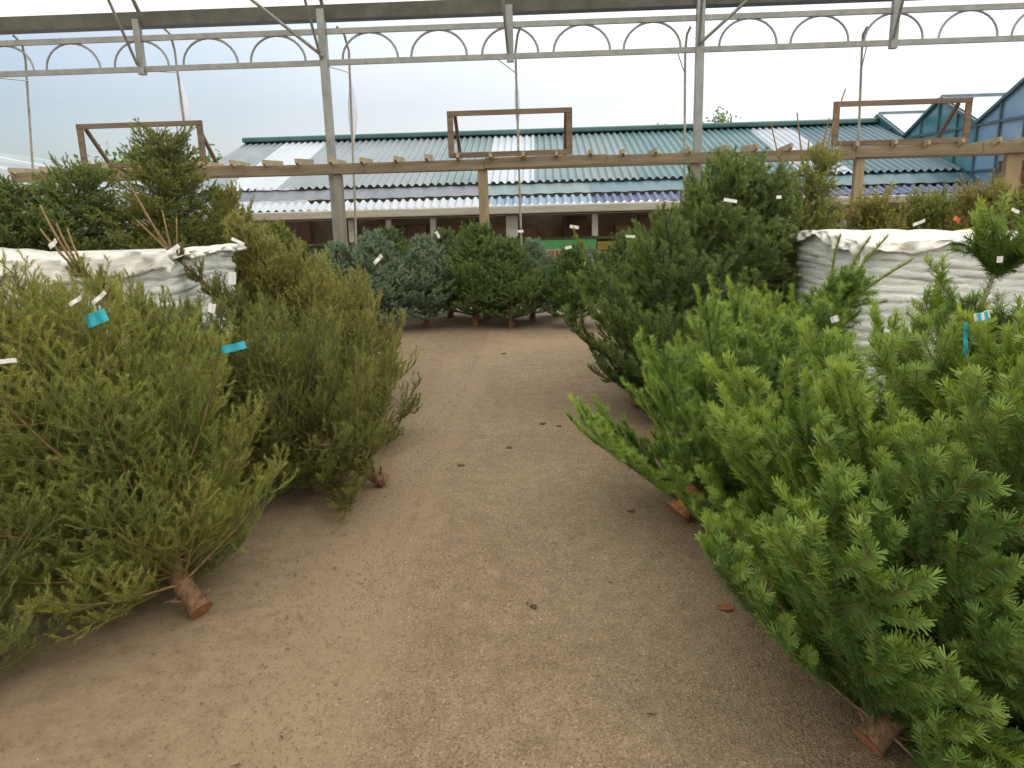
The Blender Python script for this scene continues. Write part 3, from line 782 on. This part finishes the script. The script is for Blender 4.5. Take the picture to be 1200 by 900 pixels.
BASE = dict(t0=0.045, wsp=0.17, nb=7, ni=6, R=0.75, pw=0.8, a0=96, a1=38, ap=2.6, lo=0.5, lmin=0.07, w0=1.12, wg=-0.55, swob=0.09, nix=2.0, grav=0.35, curl=0.55, bare=0.25, ssp=0.040, sub=0.42, smin=0.06,
            fl=0.4, tsp=0.042, dens=420, nl=0.014, nw=0.0024, na=52, flat=False)
def PP(*a, **k):
    d = dict(BASE)
    for x in a: d.update(x)
    d.update(k); return d
SPRUCE = dict(swob=0.05, nl=0.0225, na=42, flat=False, fl=0.5, bare=0.13, curl=0.8, grav=0.28, ssp=0.045, sub=0.46, smin=0.075, tsp=0.05)
FIR = dict(nl=0.038, na=52, flat=True, fl=0.22, bare=0.12, curl=0.55, grav=0.10, ssp=0.082, tsp=0.088, smin=0.135, sub=0.52, nb=6)

def make_tree(name, butt, tip, P, mat, label, group, seed, r=0.042, twig=None, bark=None, cat='christmas tree'):
    trunk, seg, rng, H = tree_limbs(butt, tip, P, seed)
    butt = np.array(butt, float)
    root = empty(name, tuple(butt), label, cat, group)
    m = MB()
    pts = [Vector(p) for p in trunk]; n = len(pts)
    ax = (pts[1]-pts[0]).normalized()
    fine = []
    for i in range(n-1):
        for q in range(2): fine.append(pts[i].lerp(pts[i+1], q/2))
    fine.append(pts[-1])
    N_ = len(fine); vs_ = []; K = 18; rg = random.Random(seed)
    x = ax.cross(Vector((0.2, 0.9, 0.3))).normalized(); y = ax.cross(x)
    for i, p in enumerate(fine):
        u = i/(N_-1); rr = r*((1-u)**0.85)+0.0045
        if i == 0: rr *= 1.12
        for k in range(K):
            a_ = 2*PI*k/K; vs_.append(p+(x*math.cos(a_)+y*math.sin(a_))*rr*(1+rg.uniform(-.05, .05)*(1-u)))
    m.add(vs_, [(i*K+k, i*K+(k+1) % K, (i+1)*K+(k+1) % K, (i+1)*K+k) for i in range(N_-1) for k in range(K)], True)
    m.add(vs_[-K:], [tuple(range(K))])
    # snapped branch stubs near the butt
    for s in range(6):
        p = fine[1+s % 4]; a_ = rg.uniform(0, 2*PI); o = x*math.cos(a_)+y*math.sin(a_)
        m.tube([p+o*r*0.7, p+o*(r+rg.uniform(0.02, 0.07))+ax*0.03], 0.007, 5, r1=0.004)
    tr = m.build('trunk', bark or M_bark, root)
    m = MB(); c = pts[0]; ring = [v_-ax*0.002 for v_ in vs_[:K]]
    ring2 = [c+(v_-c)*0.5-ax*0.0035 for v_ in vs_[:K]]
    m.add(ring+ring2+[c-ax*0.003], [(k, K+k, K+(k+1) % K, (k+1) % K) for k in range(K)]+[(K+k, 2*K, K+(k+1) % K) for k in range(K)])
    m.build('cut_end', M_cut, tr)
    for o in tr.children: o.location = (0, 0, 0)
    V, Fc = twigs(seg, 4 if P['dens'] > 250 else 3); np_mesh('branches', V-butt, Fc, twig or M_twig_d, root, smooth=True)
    V, Fc, tn = needles(seg, P, rng); np_mesh('needles', V-butt, Fc, NM[mat], root, tn)
    SEGP.append((np.array([s_[1] for s_ in seg]), np.full(len(seg), len(SEGP))))
    return root
SEGP = []
def V3(v): return (v.x, v.y, v.z)
GL = 'cut spruces leaning along the left side of the aisle'
GR = 'cut firs leaning along the right side of the aisle'
GF = 'small cut firs standing in a row across the end of the aisle'
GB = 'cut trees standing behind the white stacks'

# left row, near to far
make_tree('spruce_tree', V3(gnd(240, 722)+Vector((0, 0, 0.03))), V3(at(20, 395, 3.55)), PP(SPRUCE, R=1.2, pw=0.62, t0=0.10, dens=760, nw=0.0028, wsp=0.13, ni=9), 'spruce',
          'nearest left spruce with its bare reddish trunk butt resting on the ground', GL, 11, 0.043, M_twig)
make_tree('spruce_tree', (-2.05, 2.35, 0.03), (-3.3, 2.9, 1.35), PP(SPRUCE, R=0.85, dens=420, nw=0.003), 'spruce',
          'spruce cut off by the left edge of the picture beside the nearest trunk butt', GL, 12, 0.04, M_twig_d)
make_tree('spruce_tree', V3(gnd(452, 570)+Vector((0, 0, 0.03))), V3(at(82, 312, 4.25)), PP(dict(leaders=[(at(47, 240, 4.3), 0.97), (at(66, 262, 4.3), 0.95), (at(79, 268, 4.3), 0.94), (at(47, 268, 4.25), 0.96)], lnd=0.45), SPRUCE, R=1.15, t0=0.085, pw=1.35, lmin=0.03, wg=-0.2, nix=0.75, dens=560, nw=0.0036, wsp=0.13, ni=9), 'olive',
          'dark olive spruce second in the left row with blue tag and light twig ends', GL, 13, 0.04, M_twig)
make_tree('spruce_tree', V3(gnd(462, 512)+Vector((0, 0, 0.03))), V3(at(185, 282, 5.0)), PP(dict(leaders=[(at(152, 216, 4.95), 0.97), (at(168, 246, 4.95), 0.95), (at(190, 246, 5.0), 0.95), (at(207, 256, 5.0), 0.93), (at(160, 258, 4.9), 0.94)], lnd=0.45), SPRUCE, R=0.95, pw=1.5, lmin=0.03, wg=-0.2, nix=0.75, dens=420, nw=0.0042), 'olive',
          'brownish spruce with bare tan leader sticking up in front of the left white stack', GL, 14, 0.04, M_twig)
make_tree('spruce_tree', V3(gnd(455, 470)+Vector((0, 0, 0.03))), V3(at(265, 256, 6.2)), PP(SPRUCE, R=1.0, pw=1.1, dens=350, nw=0.005), 'gold',
          'yellowish spruce third back in the left row with fine upright shoots', GL, 15, 0.04, M_twig)
make_tree('spruce_tree', V3(gnd(424, 432)+Vector((0, 0, 0.03))), V3(at(318, 268, 7.2)), PP(SPRUCE, R=0.75, pw=1.0, dens=300, nw=0.006), 'spruce',
          'last and smallest spruce of the left row, left of the steel post', GL, 16, 0.04, M_twig_d)
# right row, near to far
make_tree('fir_tree', V3(gnd(1012, 878)+Vector((0, 0, 0.035))), V3(at(1400, 470, 2.55)), PP(FIR, R=1.16, pw=0.55, lo=0.65, dens=1700, nw=0.0034, blunt=True, wsp=0.16, ni=8, nl=0.036), 'fir',
          'nearest right fir with thick bright green shoots filling the lower right corner', GR, 21, 0.045, M_twig_d, M_bark)
make_tree('fir_tree', (1.2, 2.9, 0.035), V3(at(1177, 305, 3.3)), PP(FIR, R=1.06, pw=1.6, lmin=0.15, lo=0.6, w0=0.75, wg=2.1, nix=0.4, dens=1300, nw=0.0036, blunt=True, wsp=0.17, ni=4), 'fir',
          'right fir with gappy top, grey stem and ribbon before the right stack', GR, 22, 0.042, M_twig_d, M_bark_g)
make_tree('fir_tree', V3(gnd(795, 612)+Vector((0, 0, 0.05))), V3(at(995, 340, 4.3)), PP(dict(leaders=[(at(985, 275, 4.3), .9), (at(1040, 277, 4.3), .9), (at(1068, 305, 4.25), .88), (at(1020, 278, 4.3), .93)], lnd=0.7), FIR, R=1.25, pw=1.6, lmin=0.04, lo=0.6, wg=-0.1, dens=1200, nw=0.0040, wsp=0.16, ni=6), 'fir',
          'mid green right fir with an orange-brown sawn butt jutting into the aisle', GR, 23, 0.06, M_twig_d, M_cut)
make_tree('fir_tree', (1.45, 4.9, 0.035), V3(at(875, 372, 5.0)), PP(FIR, R=0.7, dens=800, nw=0.0048), 'fir',
          'bushy fir right behind the orange-brown butt, against the corner of the white stack', GR, 24, 0.045, M_twig_d, M_bark)
make_tree('fir_tree', V3(gnd(742, 478)+Vector((0, 0, 0.035))), V3(at(888, 232, 6.3)), PP(FIR, R=1.15, pw=0.5, dens=620, nw=0.006, wsp=0.15, ni=8), 'dark',
          'big dark green fir rising above the rail right of the aisle', GR, 25, 0.05, M_twig_d, M_bark)
make_tree('fir_tree', (1.75, 6.6, 0.035), V3(at(968, 190, 6.6)), PP(dict(leaders=[(at(991, 104, 6.6), 0.9), (at(934, 132, 6.5), 0.85), (at(903, 143, 6.5), 0.72), (at(972, 138, 6.6), 0.93), (at(948, 165, 6.6), 0.8)], lnd=0.12), **{**FIR, 'flat': False, 'nl': 0.017}, R=0.8, pw=0.8, dens=420, nw=0.005), 'spruce',
          'tall yellowish tree with thin bare leaders crossing the right sign frame', GR, 26, 0.045, M_twig, M_bark)
make_tree('fir_tree', V3(gnd(768, 440)+Vector((0, 0, 0.035))), V3(at(868, 205, 7.6)), PP(FIR, R=0.95, pw=0.55, dens=560, nw=0.0066), 'dark',
          'dark blue-green fir low behind the big dark one, right edge of aisle', GR, 27, 0.045, M_twig_d, M_bark)
make_tree('fir_tree', V3(gnd(762, 410)+Vector((0, 0, 0.035))), V3(at(800, 262, 8.9)), PP(FIR, R=0.85, dens=360, nw=0.0066), 'dark',
          'last fir of the right row beside the bright far trees', GR, 28, 0.045, M_twig_d, M_bark)
# behind the left stack: tall dark spruces; behind the right one: yellow firs with bare leaders
make_tree('spruce_tree', (-3.45, 6.75, 0.03), V3(at(192, 152, 6.8)), PP(SPRUCE, R=0.9, dens=420, nw=0.0055, pw=0.6, curl=0.3, a1=55), 'olive',
          'tall dark spruce behind the left stack with its top inside the left frame', GB, 31, 0.05)
make_tree('spruce_tree', (-4.5, 6.6, 0.03), V3(at(100, 195, 6.7)), PP(SPRUCE, R=0.95, dens=420, nw=0.0055, pw=0.6, curl=0.3, a1=55), 'dark',
          'broad dark spruce behind the left stack below the left upright of the frame', GB, 32, 0.05)
make_tree('spruce_tree', (-5.3, 6.3, 0.03), V3(at(20, 215, 6.5)), PP(SPRUCE, R=0.9, dens=400, nw=0.0055, pw=0.6, curl=0.3, a1=55), 'dark',
          'dark spruce at the left edge behind the left stack', GB, 33, 0.05)
make_tree('spruce_tree', (-2.75, 7.3, 0.03), V3(at(262, 232, 7.4)), PP(SPRUCE, R=0.8, dens=380, nw=0.0055, pw=0.6), 'gold',
          'yellow tree right of the tall dark spruce, behind the left stack', GB, 34, 0.045)
for i, (px, py, Y, mt, s, lab, lds) in enumerate([
        (1020, 248, 7.6, 'gold', 41, 'yellow-green fir behind the right stack beside the slim pergola post', [(963, 228), (972, 231), (1020, 232)]),
        (1085, 246, 7.9, 'spruce', 42, 'yellow-green fir with pale bare leaders behind the middle of the right stack', [(1074, 220), (1108, 241)]),
        (1150, 236, 7.4, 'gold', 43, 'yellow fir with a long bare leader in front of the red-brown screen', [(1125, 203), (1168, 215)]),
        (1225, 240, 7.0, 'spruce', 44, 'yellow-green fir behind the right end of the right stack', [])]):
    p = at(px, py, Y)
    make_tree('fir_tree', (p.x+0.3, Y, 0.03), V3(p), PP({**FIR, 'flat': False, 'nl': 0.022}, dict(leaders=[(at(a_, b_, Y), 0.86) for a_, b_ in lds], lnd=0.15), R=0.75, pw=0.5, dens=520, nw=0.0058, a0=60, a1=32), mt, lab, GB, s, 0.04, M_twig)

# far row: three kinds of small upright fir, copied with their parts
def far_proto(mat, H, R, seed):
    return make_tree('fir_tree', (0, 0, 0), (0.03, 0.02, H), PP(**{**FIR, 'nl': 0.036}, R=R, pw=0.85, t0=0.11, lo=0.6, dens=320, nw=0.0075, wsp=0.14, ni=6, a0=88, a1=36), mat, 'small upright cut fir', GF, seed, 0.045)
def copy_tree(root):
    r_ = root.copy(); COL.objects.link(r_)
    for ch in root.children:
        c = ch.copy(); COL.objects.link(c); c.parent = r_
        for g2 in ch.children:
            d = g2.copy(); COL.objects.link(d); d.parent = c
    return r_
pro = {'green': far_proto('mid', 1.5, 0.85, 51), 'blue': far_proto('blue', 1.4, 0.82, 52), 'dark': far_proto('dark', 1.45, 0.82, 53)}
used = set()
for kind, px, py, sc, rz, lab in [
        ('blue', 402, 391, 0.95, 0.4, 'blue-green fir at the foot of the left steel post'),
        ('blue', 446, 390, 1.05, 2.0, 'pale blue-green fir in front of the thin rusty pole'),
        ('blue', 500, 384, 0.98, 4.1, 'silvery blue fir left of the visible stumps, under the narrow window post'),
        ('green', 558, 382, 1.06, 0.0, 'tallest green fir in front of the middle pergola post'),
        ('green', 600, 384, 0.92, 2.2, 'green fir with forked orange stump at the middle of the far row'),
        ('blue', 624, 376, 0.9, 5.3, 'blue-grey fir standing behind the middle stumps'),
        ('green', 672, 382, 0.84, 3.7, 'bright yellow-green fir in front of the green topped banner'),
        ('dark', 732, 384, 0.95, 1.0, 'dark fir right of the banner, last in the far row'),
        ('dark', 528, 372, 1.0, 2.6, 'dark fir filling the gap behind the silvery and tallest firs'),
        ('dark', 580, 371, 0.9, 0.7, 'dark fir filling the gap behind the two middle stumps'),
        ('dark', 650, 371, 0.66, 3.1, 'short dark fir behind the bright one, below the banner'),
        ('dark', 462, 374, 1.03, 4.4, 'dark fir with tall bare leaders behind the pale blue-green firs')]:
    o = pro[kind] if kind not in used else copy_tree(pro[kind])
    used.add(kind)
    o['label'] = lab; o.location = gnd(px, py)+Vector((0, 0, 0.004)); o.rotation_euler = (0.03*math.sin(rz*3), 0.03*math.cos(rz*5), rz); o.scale = (sc, sc, sc*0.86)


# ------------------------------------------------------------------ white wrapped stacks of flat sacks
def plastic(name, c0, c1, rough):
    m, nt, out = new_mat(name)
    v = coords(nt, (2.2, 2.2, 6)); nz = N(nt, 'ShaderNodeTexNoise', Scale=2.2, Detail=9.0, Roughness=0.68, Distortion=2.5); nt.links.new(v, nz.inputs['Vector'])
    r = ramp(nt, nz.outputs['Fac'], [(0.3, c0), (0.7, c1)])
    b = N(nt, 'ShaderNodeBsdfPrincipled', Roughness=rough); b.inputs['Specular IOR Level'].default_value = 0.5
    nt.links.new(r.outputs[0], b.inputs['Base Color'])
    bp = N(nt, 'ShaderNodeBump', Strength=0.7, Distance=0.03); nt.links.new(nz.outputs['Fac'], bp.inputs['Height']); nt.links.new(bp.outputs[0], b.inputs['Normal'])
    nt.links.new(b.outputs[0], out.inputs[0]); return m
M_sack = plastic('white_sack_plastic', (0.66, 0.68, 0.69), (0.84, 0.85, 0.85), 0.35)
M_cover = plastic('white_cover_sheet', (0.70, 0.69, 0.66), (0.85, 0.84, 0.82), 0.38)
def wrapped_stack(box, label, seed, slope=0.0):
    (x0, y0, _), (x1, y1, h) = box
    rg = np.random.default_rng(seed)
    root = empty('sack_stack', ((x0+x1)/2, (y0+y1)/2, 0), label, 'sack stack')
    pal = MB()
    for i in range(7): pal.box((x0+0.1+(x1-x0-0.2)*i/6, (y0+y1)/2, 0.125), (0.1, y1-y0, 0.022))
    for yy in (y0+0.06, (y0+y1)/2, y1-0.06): pal.box(((x0+x1)/2, yy, 0.06), (x1-x0, 0.1, 0.1))
    pal.build('pallet', M_wood, root)
    # perimeter with rounded corners
    per_ = []; rc = 0.12
    for cx_, cy_, a0 in ((x1-rc, y0+rc, -90), (x1-rc, y1-rc, 0), (x0+rc, y1-rc, 90), (x0+rc, y0+rc, 180)):
        for k in range(7):
            a = rad(a0+15*k); per_.append((cx_+rc*math.cos(a), cy_+rc*math.sin(a), math.cos(a), math.sin(a)))
    full = []
    for i in range(len(per_)):
        a, b = np.array(per_[i]), np.array(per_[(i+1) % len(per_)]); d = np.linalg.norm(b[:2]-a[:2]); k = max(1, int(d/0.06))
        for q in range(k): full.append(a+(b-a)*q/k)
    full = np.array(full); n = len(full)
    lay = 0.052; z0 = 0.15; nz = int((h-z0-0.02)/lay*6)
    off = rg.uniform(-0.016, 0.016, size=40); ph = rg.uniform(0, 6.28, size=(40, 3))
    V = []
    s_ = np.arange(n)*0.06
    for j in range(nz+1):
        z = z0+(h-0.02-z0)*j/nz
        warp = 0.018*np.sin(s_*2.3+z*3)+0.012*np.sin(s_*5.1+1.3*z*4)
        zz = z+warp
        L_ = (zz-z0)/lay; li = np.clip(L_.astype(int), 0, 39); fr = L_-np.floor(L_)
        o = 0.010*np.sqrt(np.clip(np.sin(PI*fr), 0, 1))*(0.4+0.9*np.sin(s_*1.7+ph[li, 2])**2)+off[li]*0.55+0.006*np.sin(s_*7+ph[li, 0])+0.004*np.sin(s_*17+ph[li, 1])
        V.append(np.stack([full[:, 0]+full[:, 2]*o, full[:, 1]+full[:, 3]*o, np.full(n, z)], 1))
    V = np.concatenate(V); V[:, 2] = z0+(V[:, 2]-z0)*(1-slope*(V[:, 0]-x0)/(h-z0)); F_ = [(j*n+i, j*n+(i+1) % n, (j+1)*n+(i+1) % n, (j+1)*n+i) for j in range(nz) for i in range(n)]
    c = np.array([(x0+x1)/2, (y0+y1)/2, 0])
    np_mesh('wrapped_sacks', V-c, np.array(F_), M_sack, root, smooth=True)
    # loose cover sheet, sagging and hanging over the edge
    nx, ny = 130, 80; V = []
    for i in range(nx+1):
        for j in range(ny+1):
            u, v_ = i/nx, j/ny
            x = x0-0.16+(x1-x0+0.32)*u; y = y0-0.16+(y1-y0+0.32)*v_
            z = h-slope*(min(max(x, x0), x1)-x0)+0.035*math.sin(2.1*x+seed)+0.02*math.sin(3.9*y+x*1.3+seed)+0.05*max(0, math.sin(1.7*x+0.8*seed))+0.022*(abs(math.sin(4.3*x+2.9*y+seed))**0.5-0.7)+0.014*(abs(math.sin(9.7*x-6.1*y))**0.5-0.7)+0.008*(abs(math.sin(21*x+13*y+seed))**0.5-0.7)
            cx_ = min(max(x, x0-0.03), x1+0.03); cy_ = min(max(y, y0-0.03), y1+0.03)
            dr = math.hypot(x-cx_, y-cy_)
            if dr > 0:
                w_ = 0.012*math.sin(23*(x+y))+0.010*math.sin(37*(x-y))
                V.append((cx_+(x-cx_)*0.15+w_, cy_+(y-cy_)*0.15+w_, z-dr*(0.55+0.45*math.sin(2.3*x+2*y+seed)+0.3*abs(math.sin(7*x+5*y)))))
            else: V.append((x, y, z))
    V = np.array(V); F_ = [(i*(ny+1)+j, (i+1)*(ny+1)+j, (i+1)*(ny+1)+j+1, i*(ny+1)+j+1) for i in range(nx) for j in range(ny)]
    o = np_mesh('cover_sheet', V-c, np.array(F_), M_cover, root, smooth=True)
    md = o.modifiers.new('thick', 'SOLIDIFY'); md.thickness = 0.003
wrapped_stack(STACKS[0], 'big stack of flat white sacks under a white sheet, behind the right firs', 2, 0.075)
wrapped_stack(STACKS[1], 'white sheeted sack stack behind the left spruces', 5)

# ------------------------------------------------------------------ tags and ribbons tied to the twigs
ALLP = np.concatenate([a for a, b in SEGP[:22]])
Rn = np.array(RM); q_ = (ALLP-np.array([0, 0, CAMZ]))@Rn
PX = 600+F*q_[:, 0]/-q_[:, 2]; PY = 450-F*q_[:, 1]/-q_[:, 2]; PD = ALLP[:, 1]
ok_ = q_[:, 2] < -0.3
def hang(px, py, Y=None, win=9):
    """the nearest twig seen round that place"""
    if Y is None:
        s_ = ok_ & (abs(PX-px) < win) & (abs(PY-py) < win)
        Y = np.min(PD[s_]) if s_.any() else 5.0
    return at(px, py, Y-0.03)
M_tagw = simple('white_tag_card', (0.74, 0.74, 0.75), (0.84, 0.84, 0.85), (20, 20, 20), 0.5, 0)
M_tagc = simple('cyan_ribbon_plastic', (0.02, 0.36, 0.50), (0.05, 0.48, 0.62), (20, 20, 20), 0.35, 0)
M_tagy = simple('yellow_plastic', (0.55, 0.42, 0.02), (0.7, 0.55, 0.04), (20, 20, 20), 0.4, 0)
M_tagr = simple('orange_red_plastic', (0.6, 0.10, 0.03), (0.75, 0.16, 0.05), (20, 20, 20), 0.4, 0)
def strip(name, p, L, W, ang, mat, label, cat='tag', group=None, curl=0.5, yaw=0.0, tie=True):
    m = MB(); n = 10; vv = []
    for i in range(n+1):
        u = i/n-0.5; x = L*u; b = curl*L*0.35*math.sin(PI*(u+0.5))+0.004*math.sin(9*u+L*50)
        for w_ in (-W/2, W/2): vv.append((x, -b, w_))
    R = Matrix.Rotation(yaw, 3, 'Z') @ Matrix.Rotation(ang, 3, 'Y')
    m.add([R @ Vector(v_) for v_ in vv], [(2*i, 2*i+1, 2*i+3, 2*i+2) for i in range(n)])
    o = m.build(name, mat); o.location = p
    md = o.modifiers.new('thick', 'SOLIDIFY'); md.thickness = 0.0016; md.offset = 0
    if tie:
        e = Vector((L*0.5, 0, 0)); e = R @ e
        m = MB(); m.tube([e, e+Vector((0.004, 0.012, 0.014)), e+Vector((0.0, 0.035, 0.018))], 0.0012, 4)
        q = m.build('tie', M_twig, None); q.parent = o
    return tag(o, label, cat, group)
TG = 'white paper tags on the trees'
for px, py, wpx, hpx, a, lab, Y in [
    (88, 353, 22, 8, 30, 'white tag left of the blue tag on the nearest left tree', None),
    (116, 349, 26, 8, 38, 'white tag standing just above the blue tag on the nearest left tree', None),
    (272, 326, 10, 24, -8, 'upright white tag on the brownish spruce, left of the aisle', None),
    (248, 361, 10, 18, -15, 'small curled white tag below the upright one in the left row', None),
    (62, 286, 20, 10, 30, 'white tag on the pale twig tips in front of the left stack', None),
    (202, 293, 22, 8, 32, 'white tag at the foot of the tan leader beside the left stack', None),
    (279, 283, 18, 6, -28, 'white tag on the yellowish spruce right of the left stack', None),
    (8, 423, 24, 9, 0, 'white tag at the left edge beside the nearest left tree', None),
    (443, 304, 16, 7, 45, 'white tag on the pale blue-green fir by the thin pole', None),
    (513, 275, 10, 6, -60, 'white tag on top of the silvery blue fir', 10.6),
    (610, 271, 8, 5, 0, 'tiny white tag on the forked-stump fir top', 10.6),
    (673, 266, 13, 6, -10, 'white tag at the tip of the bright far fir above the banner', 10.5),
    (666, 290, 9, 6, 10, 'lower white tag on the bright far fir, over the banner', 10.4),
    (739, 277, 13, 5, -5, 'white tag on the last fir of the right row', None),
    (856, 235, 24, 6, -8, 'pale silvery tag high on the big dark right fir', None),
    (913, 231, 8, 6, 0, 'small white tag right of the silvery one on the big dark fir', None),
    (1077, 261, 20, 6, 18, 'white tag on the yellow-green firs behind the right stack', 7.3),
    (1190, 247, 14, 6, -20, 'white tag in front of the red-brown screen', 6.9),
    (1172, 304, 8, 12, 0, 'white label wrapped round the bare tip in front of the right stack', None),
    (978, 374, 10, 12, 20, 'white and dark tag at the corner of the right stack', None)]:
    p = hang(px, py, Y); sc = p.y/F
    strip('paper_tag', p, wpx*sc*0.85, hpx*sc*0.6, rad(-a), M_tagw, lab, 'tag', TG, 0.03, 0.5*math.sin(px))
p = hang(113, 373); sc = p.y/F
strip('plastic_tag', p, 28*sc, 15*sc, rad(-20), M_tagc, 'bright blue plastic tag on the nearest left tree', 'tag', None, 0.16)
p = hang(274, 407); sc = p.y/F
strip('plastic_ribbon', p, 30*sc, 9*sc, rad(-12), M_tagc, 'blue ribbon tied low on the dark olive left spruce', 'ribbon', None, 0.15)
p = hang(1151, 370); sc = p.y/F
rb = strip('striped_ribbon', p, 17*sc, 9*sc, rad(-15), M_tagw, 'blue and white striped ribbon knot on the gappy right fir', 'ribbon', None, 0.3)
for u in (-0.25, 0.2):
    m = MB(); R = Matrix.Rotation(rad(-15), 3, 'Y')
    m.box(R @ Vector((u*17*sc, -0.019*17*sc*5-0.002, 0)), (3.2*sc, 0.003, 9.4*sc), R); q = m.build('stripe', M_tagc, None); q.parent = rb
p = hang(1143, 400)+Vector((0, 0.06, 0))
strip('plastic_ribbon', p, 40*sc, 5*sc, rad(86), M_tagc, 'long blue ribbon hanging down in front of the right stack', 'ribbon', None, 0.08)
p = at(1133, 272, 7.0); sc = p.y/F
strip('plastic_tag', p, 24*sc, 9*sc, rad(-10), M_tagy, 'yellow plastic tag behind the right stack', 'tag', None, 0.3)
p = at(1121, 257, 7.0)
strip('plastic_tag', p, 7*sc, 5*sc, rad(30), M_tagr, 'orange-red plastic tag on the bare leader behind the right stack', 'tag', None, 0.3)

# ------------------------------------------------------------------ litter on the ground: dropped needles, twigs, bits of leaf
rg = np.random.default_rng(99)
def litter(name, n, xs, ys, lo, hi, wd, mat, tint=None):
    x = xs(n); y = ys(n); a = rg.uniform(0, 2*PI, n); L = rg.uniform(lo, hi, n)/2; w_ = wd*rg.uniform(0.6, 1.3, n)/2
    dx, dy = np.cos(a), np.sin(a); z = rg.uniform(0.003, 0.007, n); z2 = z+rg.uniform(0, 0.006, n)
    V = np.stack([np.stack([x-dx*L, y-dy*L, z], 1), np.stack([x+dy*w_, y-dx*w_, z2+0.001], 1), np.stack([x+dx*L, y+dy*L, z], 1), np.stack([x-dy*w_, y+dx*w_, z2], 1)], 1).reshape(-1, 3)
    o = np_mesh(name, V, np.arange(4*n).reshape(-1, 4), mat, None, rg.uniform(0, 1, n) if tint else None)
    return o
M_lit = simple('brown_needle_litter', (0.035, 0.024, 0.012), (0.12, 0.075, 0.035), (30, 30, 30), 0.9, 0)
M_chip = simple('pale_chip_litter', (0.40, 0.34, 0.25), (0.62, 0.56, 0.44), (30, 30, 30), 0.9, 0)
def edge(n): return np.where(rg.uniform(size=n) < 0.5, -1, 1)*(1.0+np.abs(rg.normal(size=n)*0.5)-0.25+0.0)+0.02
o = litter('needle_litter', 26000, edge, lambda n: rg.uniform(1.6, 11, n), 0.008, 0.022, 0.0025, M_lit); tag(o, 'fine brown fallen needles scattered along both tree rows', 'needle litter', None, 'stuff')
o = litter('twig_litter', 130, lambda n: rg.normal(size=n)*1.0, lambda n: rg.uniform(1.6, 10.5, n), 0.015, 0.05, 0.008, M_lit); tag(o, 'small dark bark and twig crumbs scattered over the aisle', 'crumbs', None, 'stuff')
o = litter('chip_litter', 70, lambda n: rg.normal(size=n)*1.1, lambda n: rg.uniform(1.5, 7, n), 0.006, 0.018, 0.006, M_chip); tag(o, 'tiny pale chips and stones on the aisle', 'chips', None, 'stuff')
def leaf(p, s, label, mat):
    m = MB(); r_ = random.Random(int(s*1e5)); k = 9
    ring = []
    for i in range(k):
        a = 2*PI*i/k; q = s*(0.55+0.45*r_.random()); ring.append((p.x+q*math.cos(a)*1.3, p.y+q*math.sin(a), 0.005+r_.random()*s*0.25))
    m.add(ring+[(p.x, p.y, s*0.3)], [(i, (i+1) % k, k) for i in range(k)])
    o = m.build('bark_crumb', mat, origin=p); md = o.modifiers.new('thick', 'SOLIDIFY'); md.thickness = 0.003
    tag(o, label, 'bark crumb', 'dark crumbs lying in the aisle')
for px, py, s, lab in [(625, 712, 0.019, 'dark crumb lying alone in the middle of the near aisle'), (636, 497, 0.03, 'largest dark crumb lying halfway along the aisle'),
                       (655, 500, 0.022, 'dark crumb just right of the largest one in the aisle'), (597, 525, 0.022, 'dark crumb left of the aisle centre, below a pair of smaller ones'),
                       (540, 546, 0.025, 'dark crumb on the left of the aisle level with the olive spruce butt'), (740, 600, 0.022, 'dark crumb left of the orange-brown trunk butt'),
                       (590, 415, 0.03, 'dark crumb on the pale strip near the far row')]:
    leaf(gnd(px, py), s, lab, M_lit)
leaf(gnd(849, 713), 0.035, 'reddish dead leaf scrap beside the nearest right fir', simple('rust_leaf', (0.18, 0.06, 0.025), (0.30, 0.12, 0.05), (30, 30, 30), 0.8, 0))
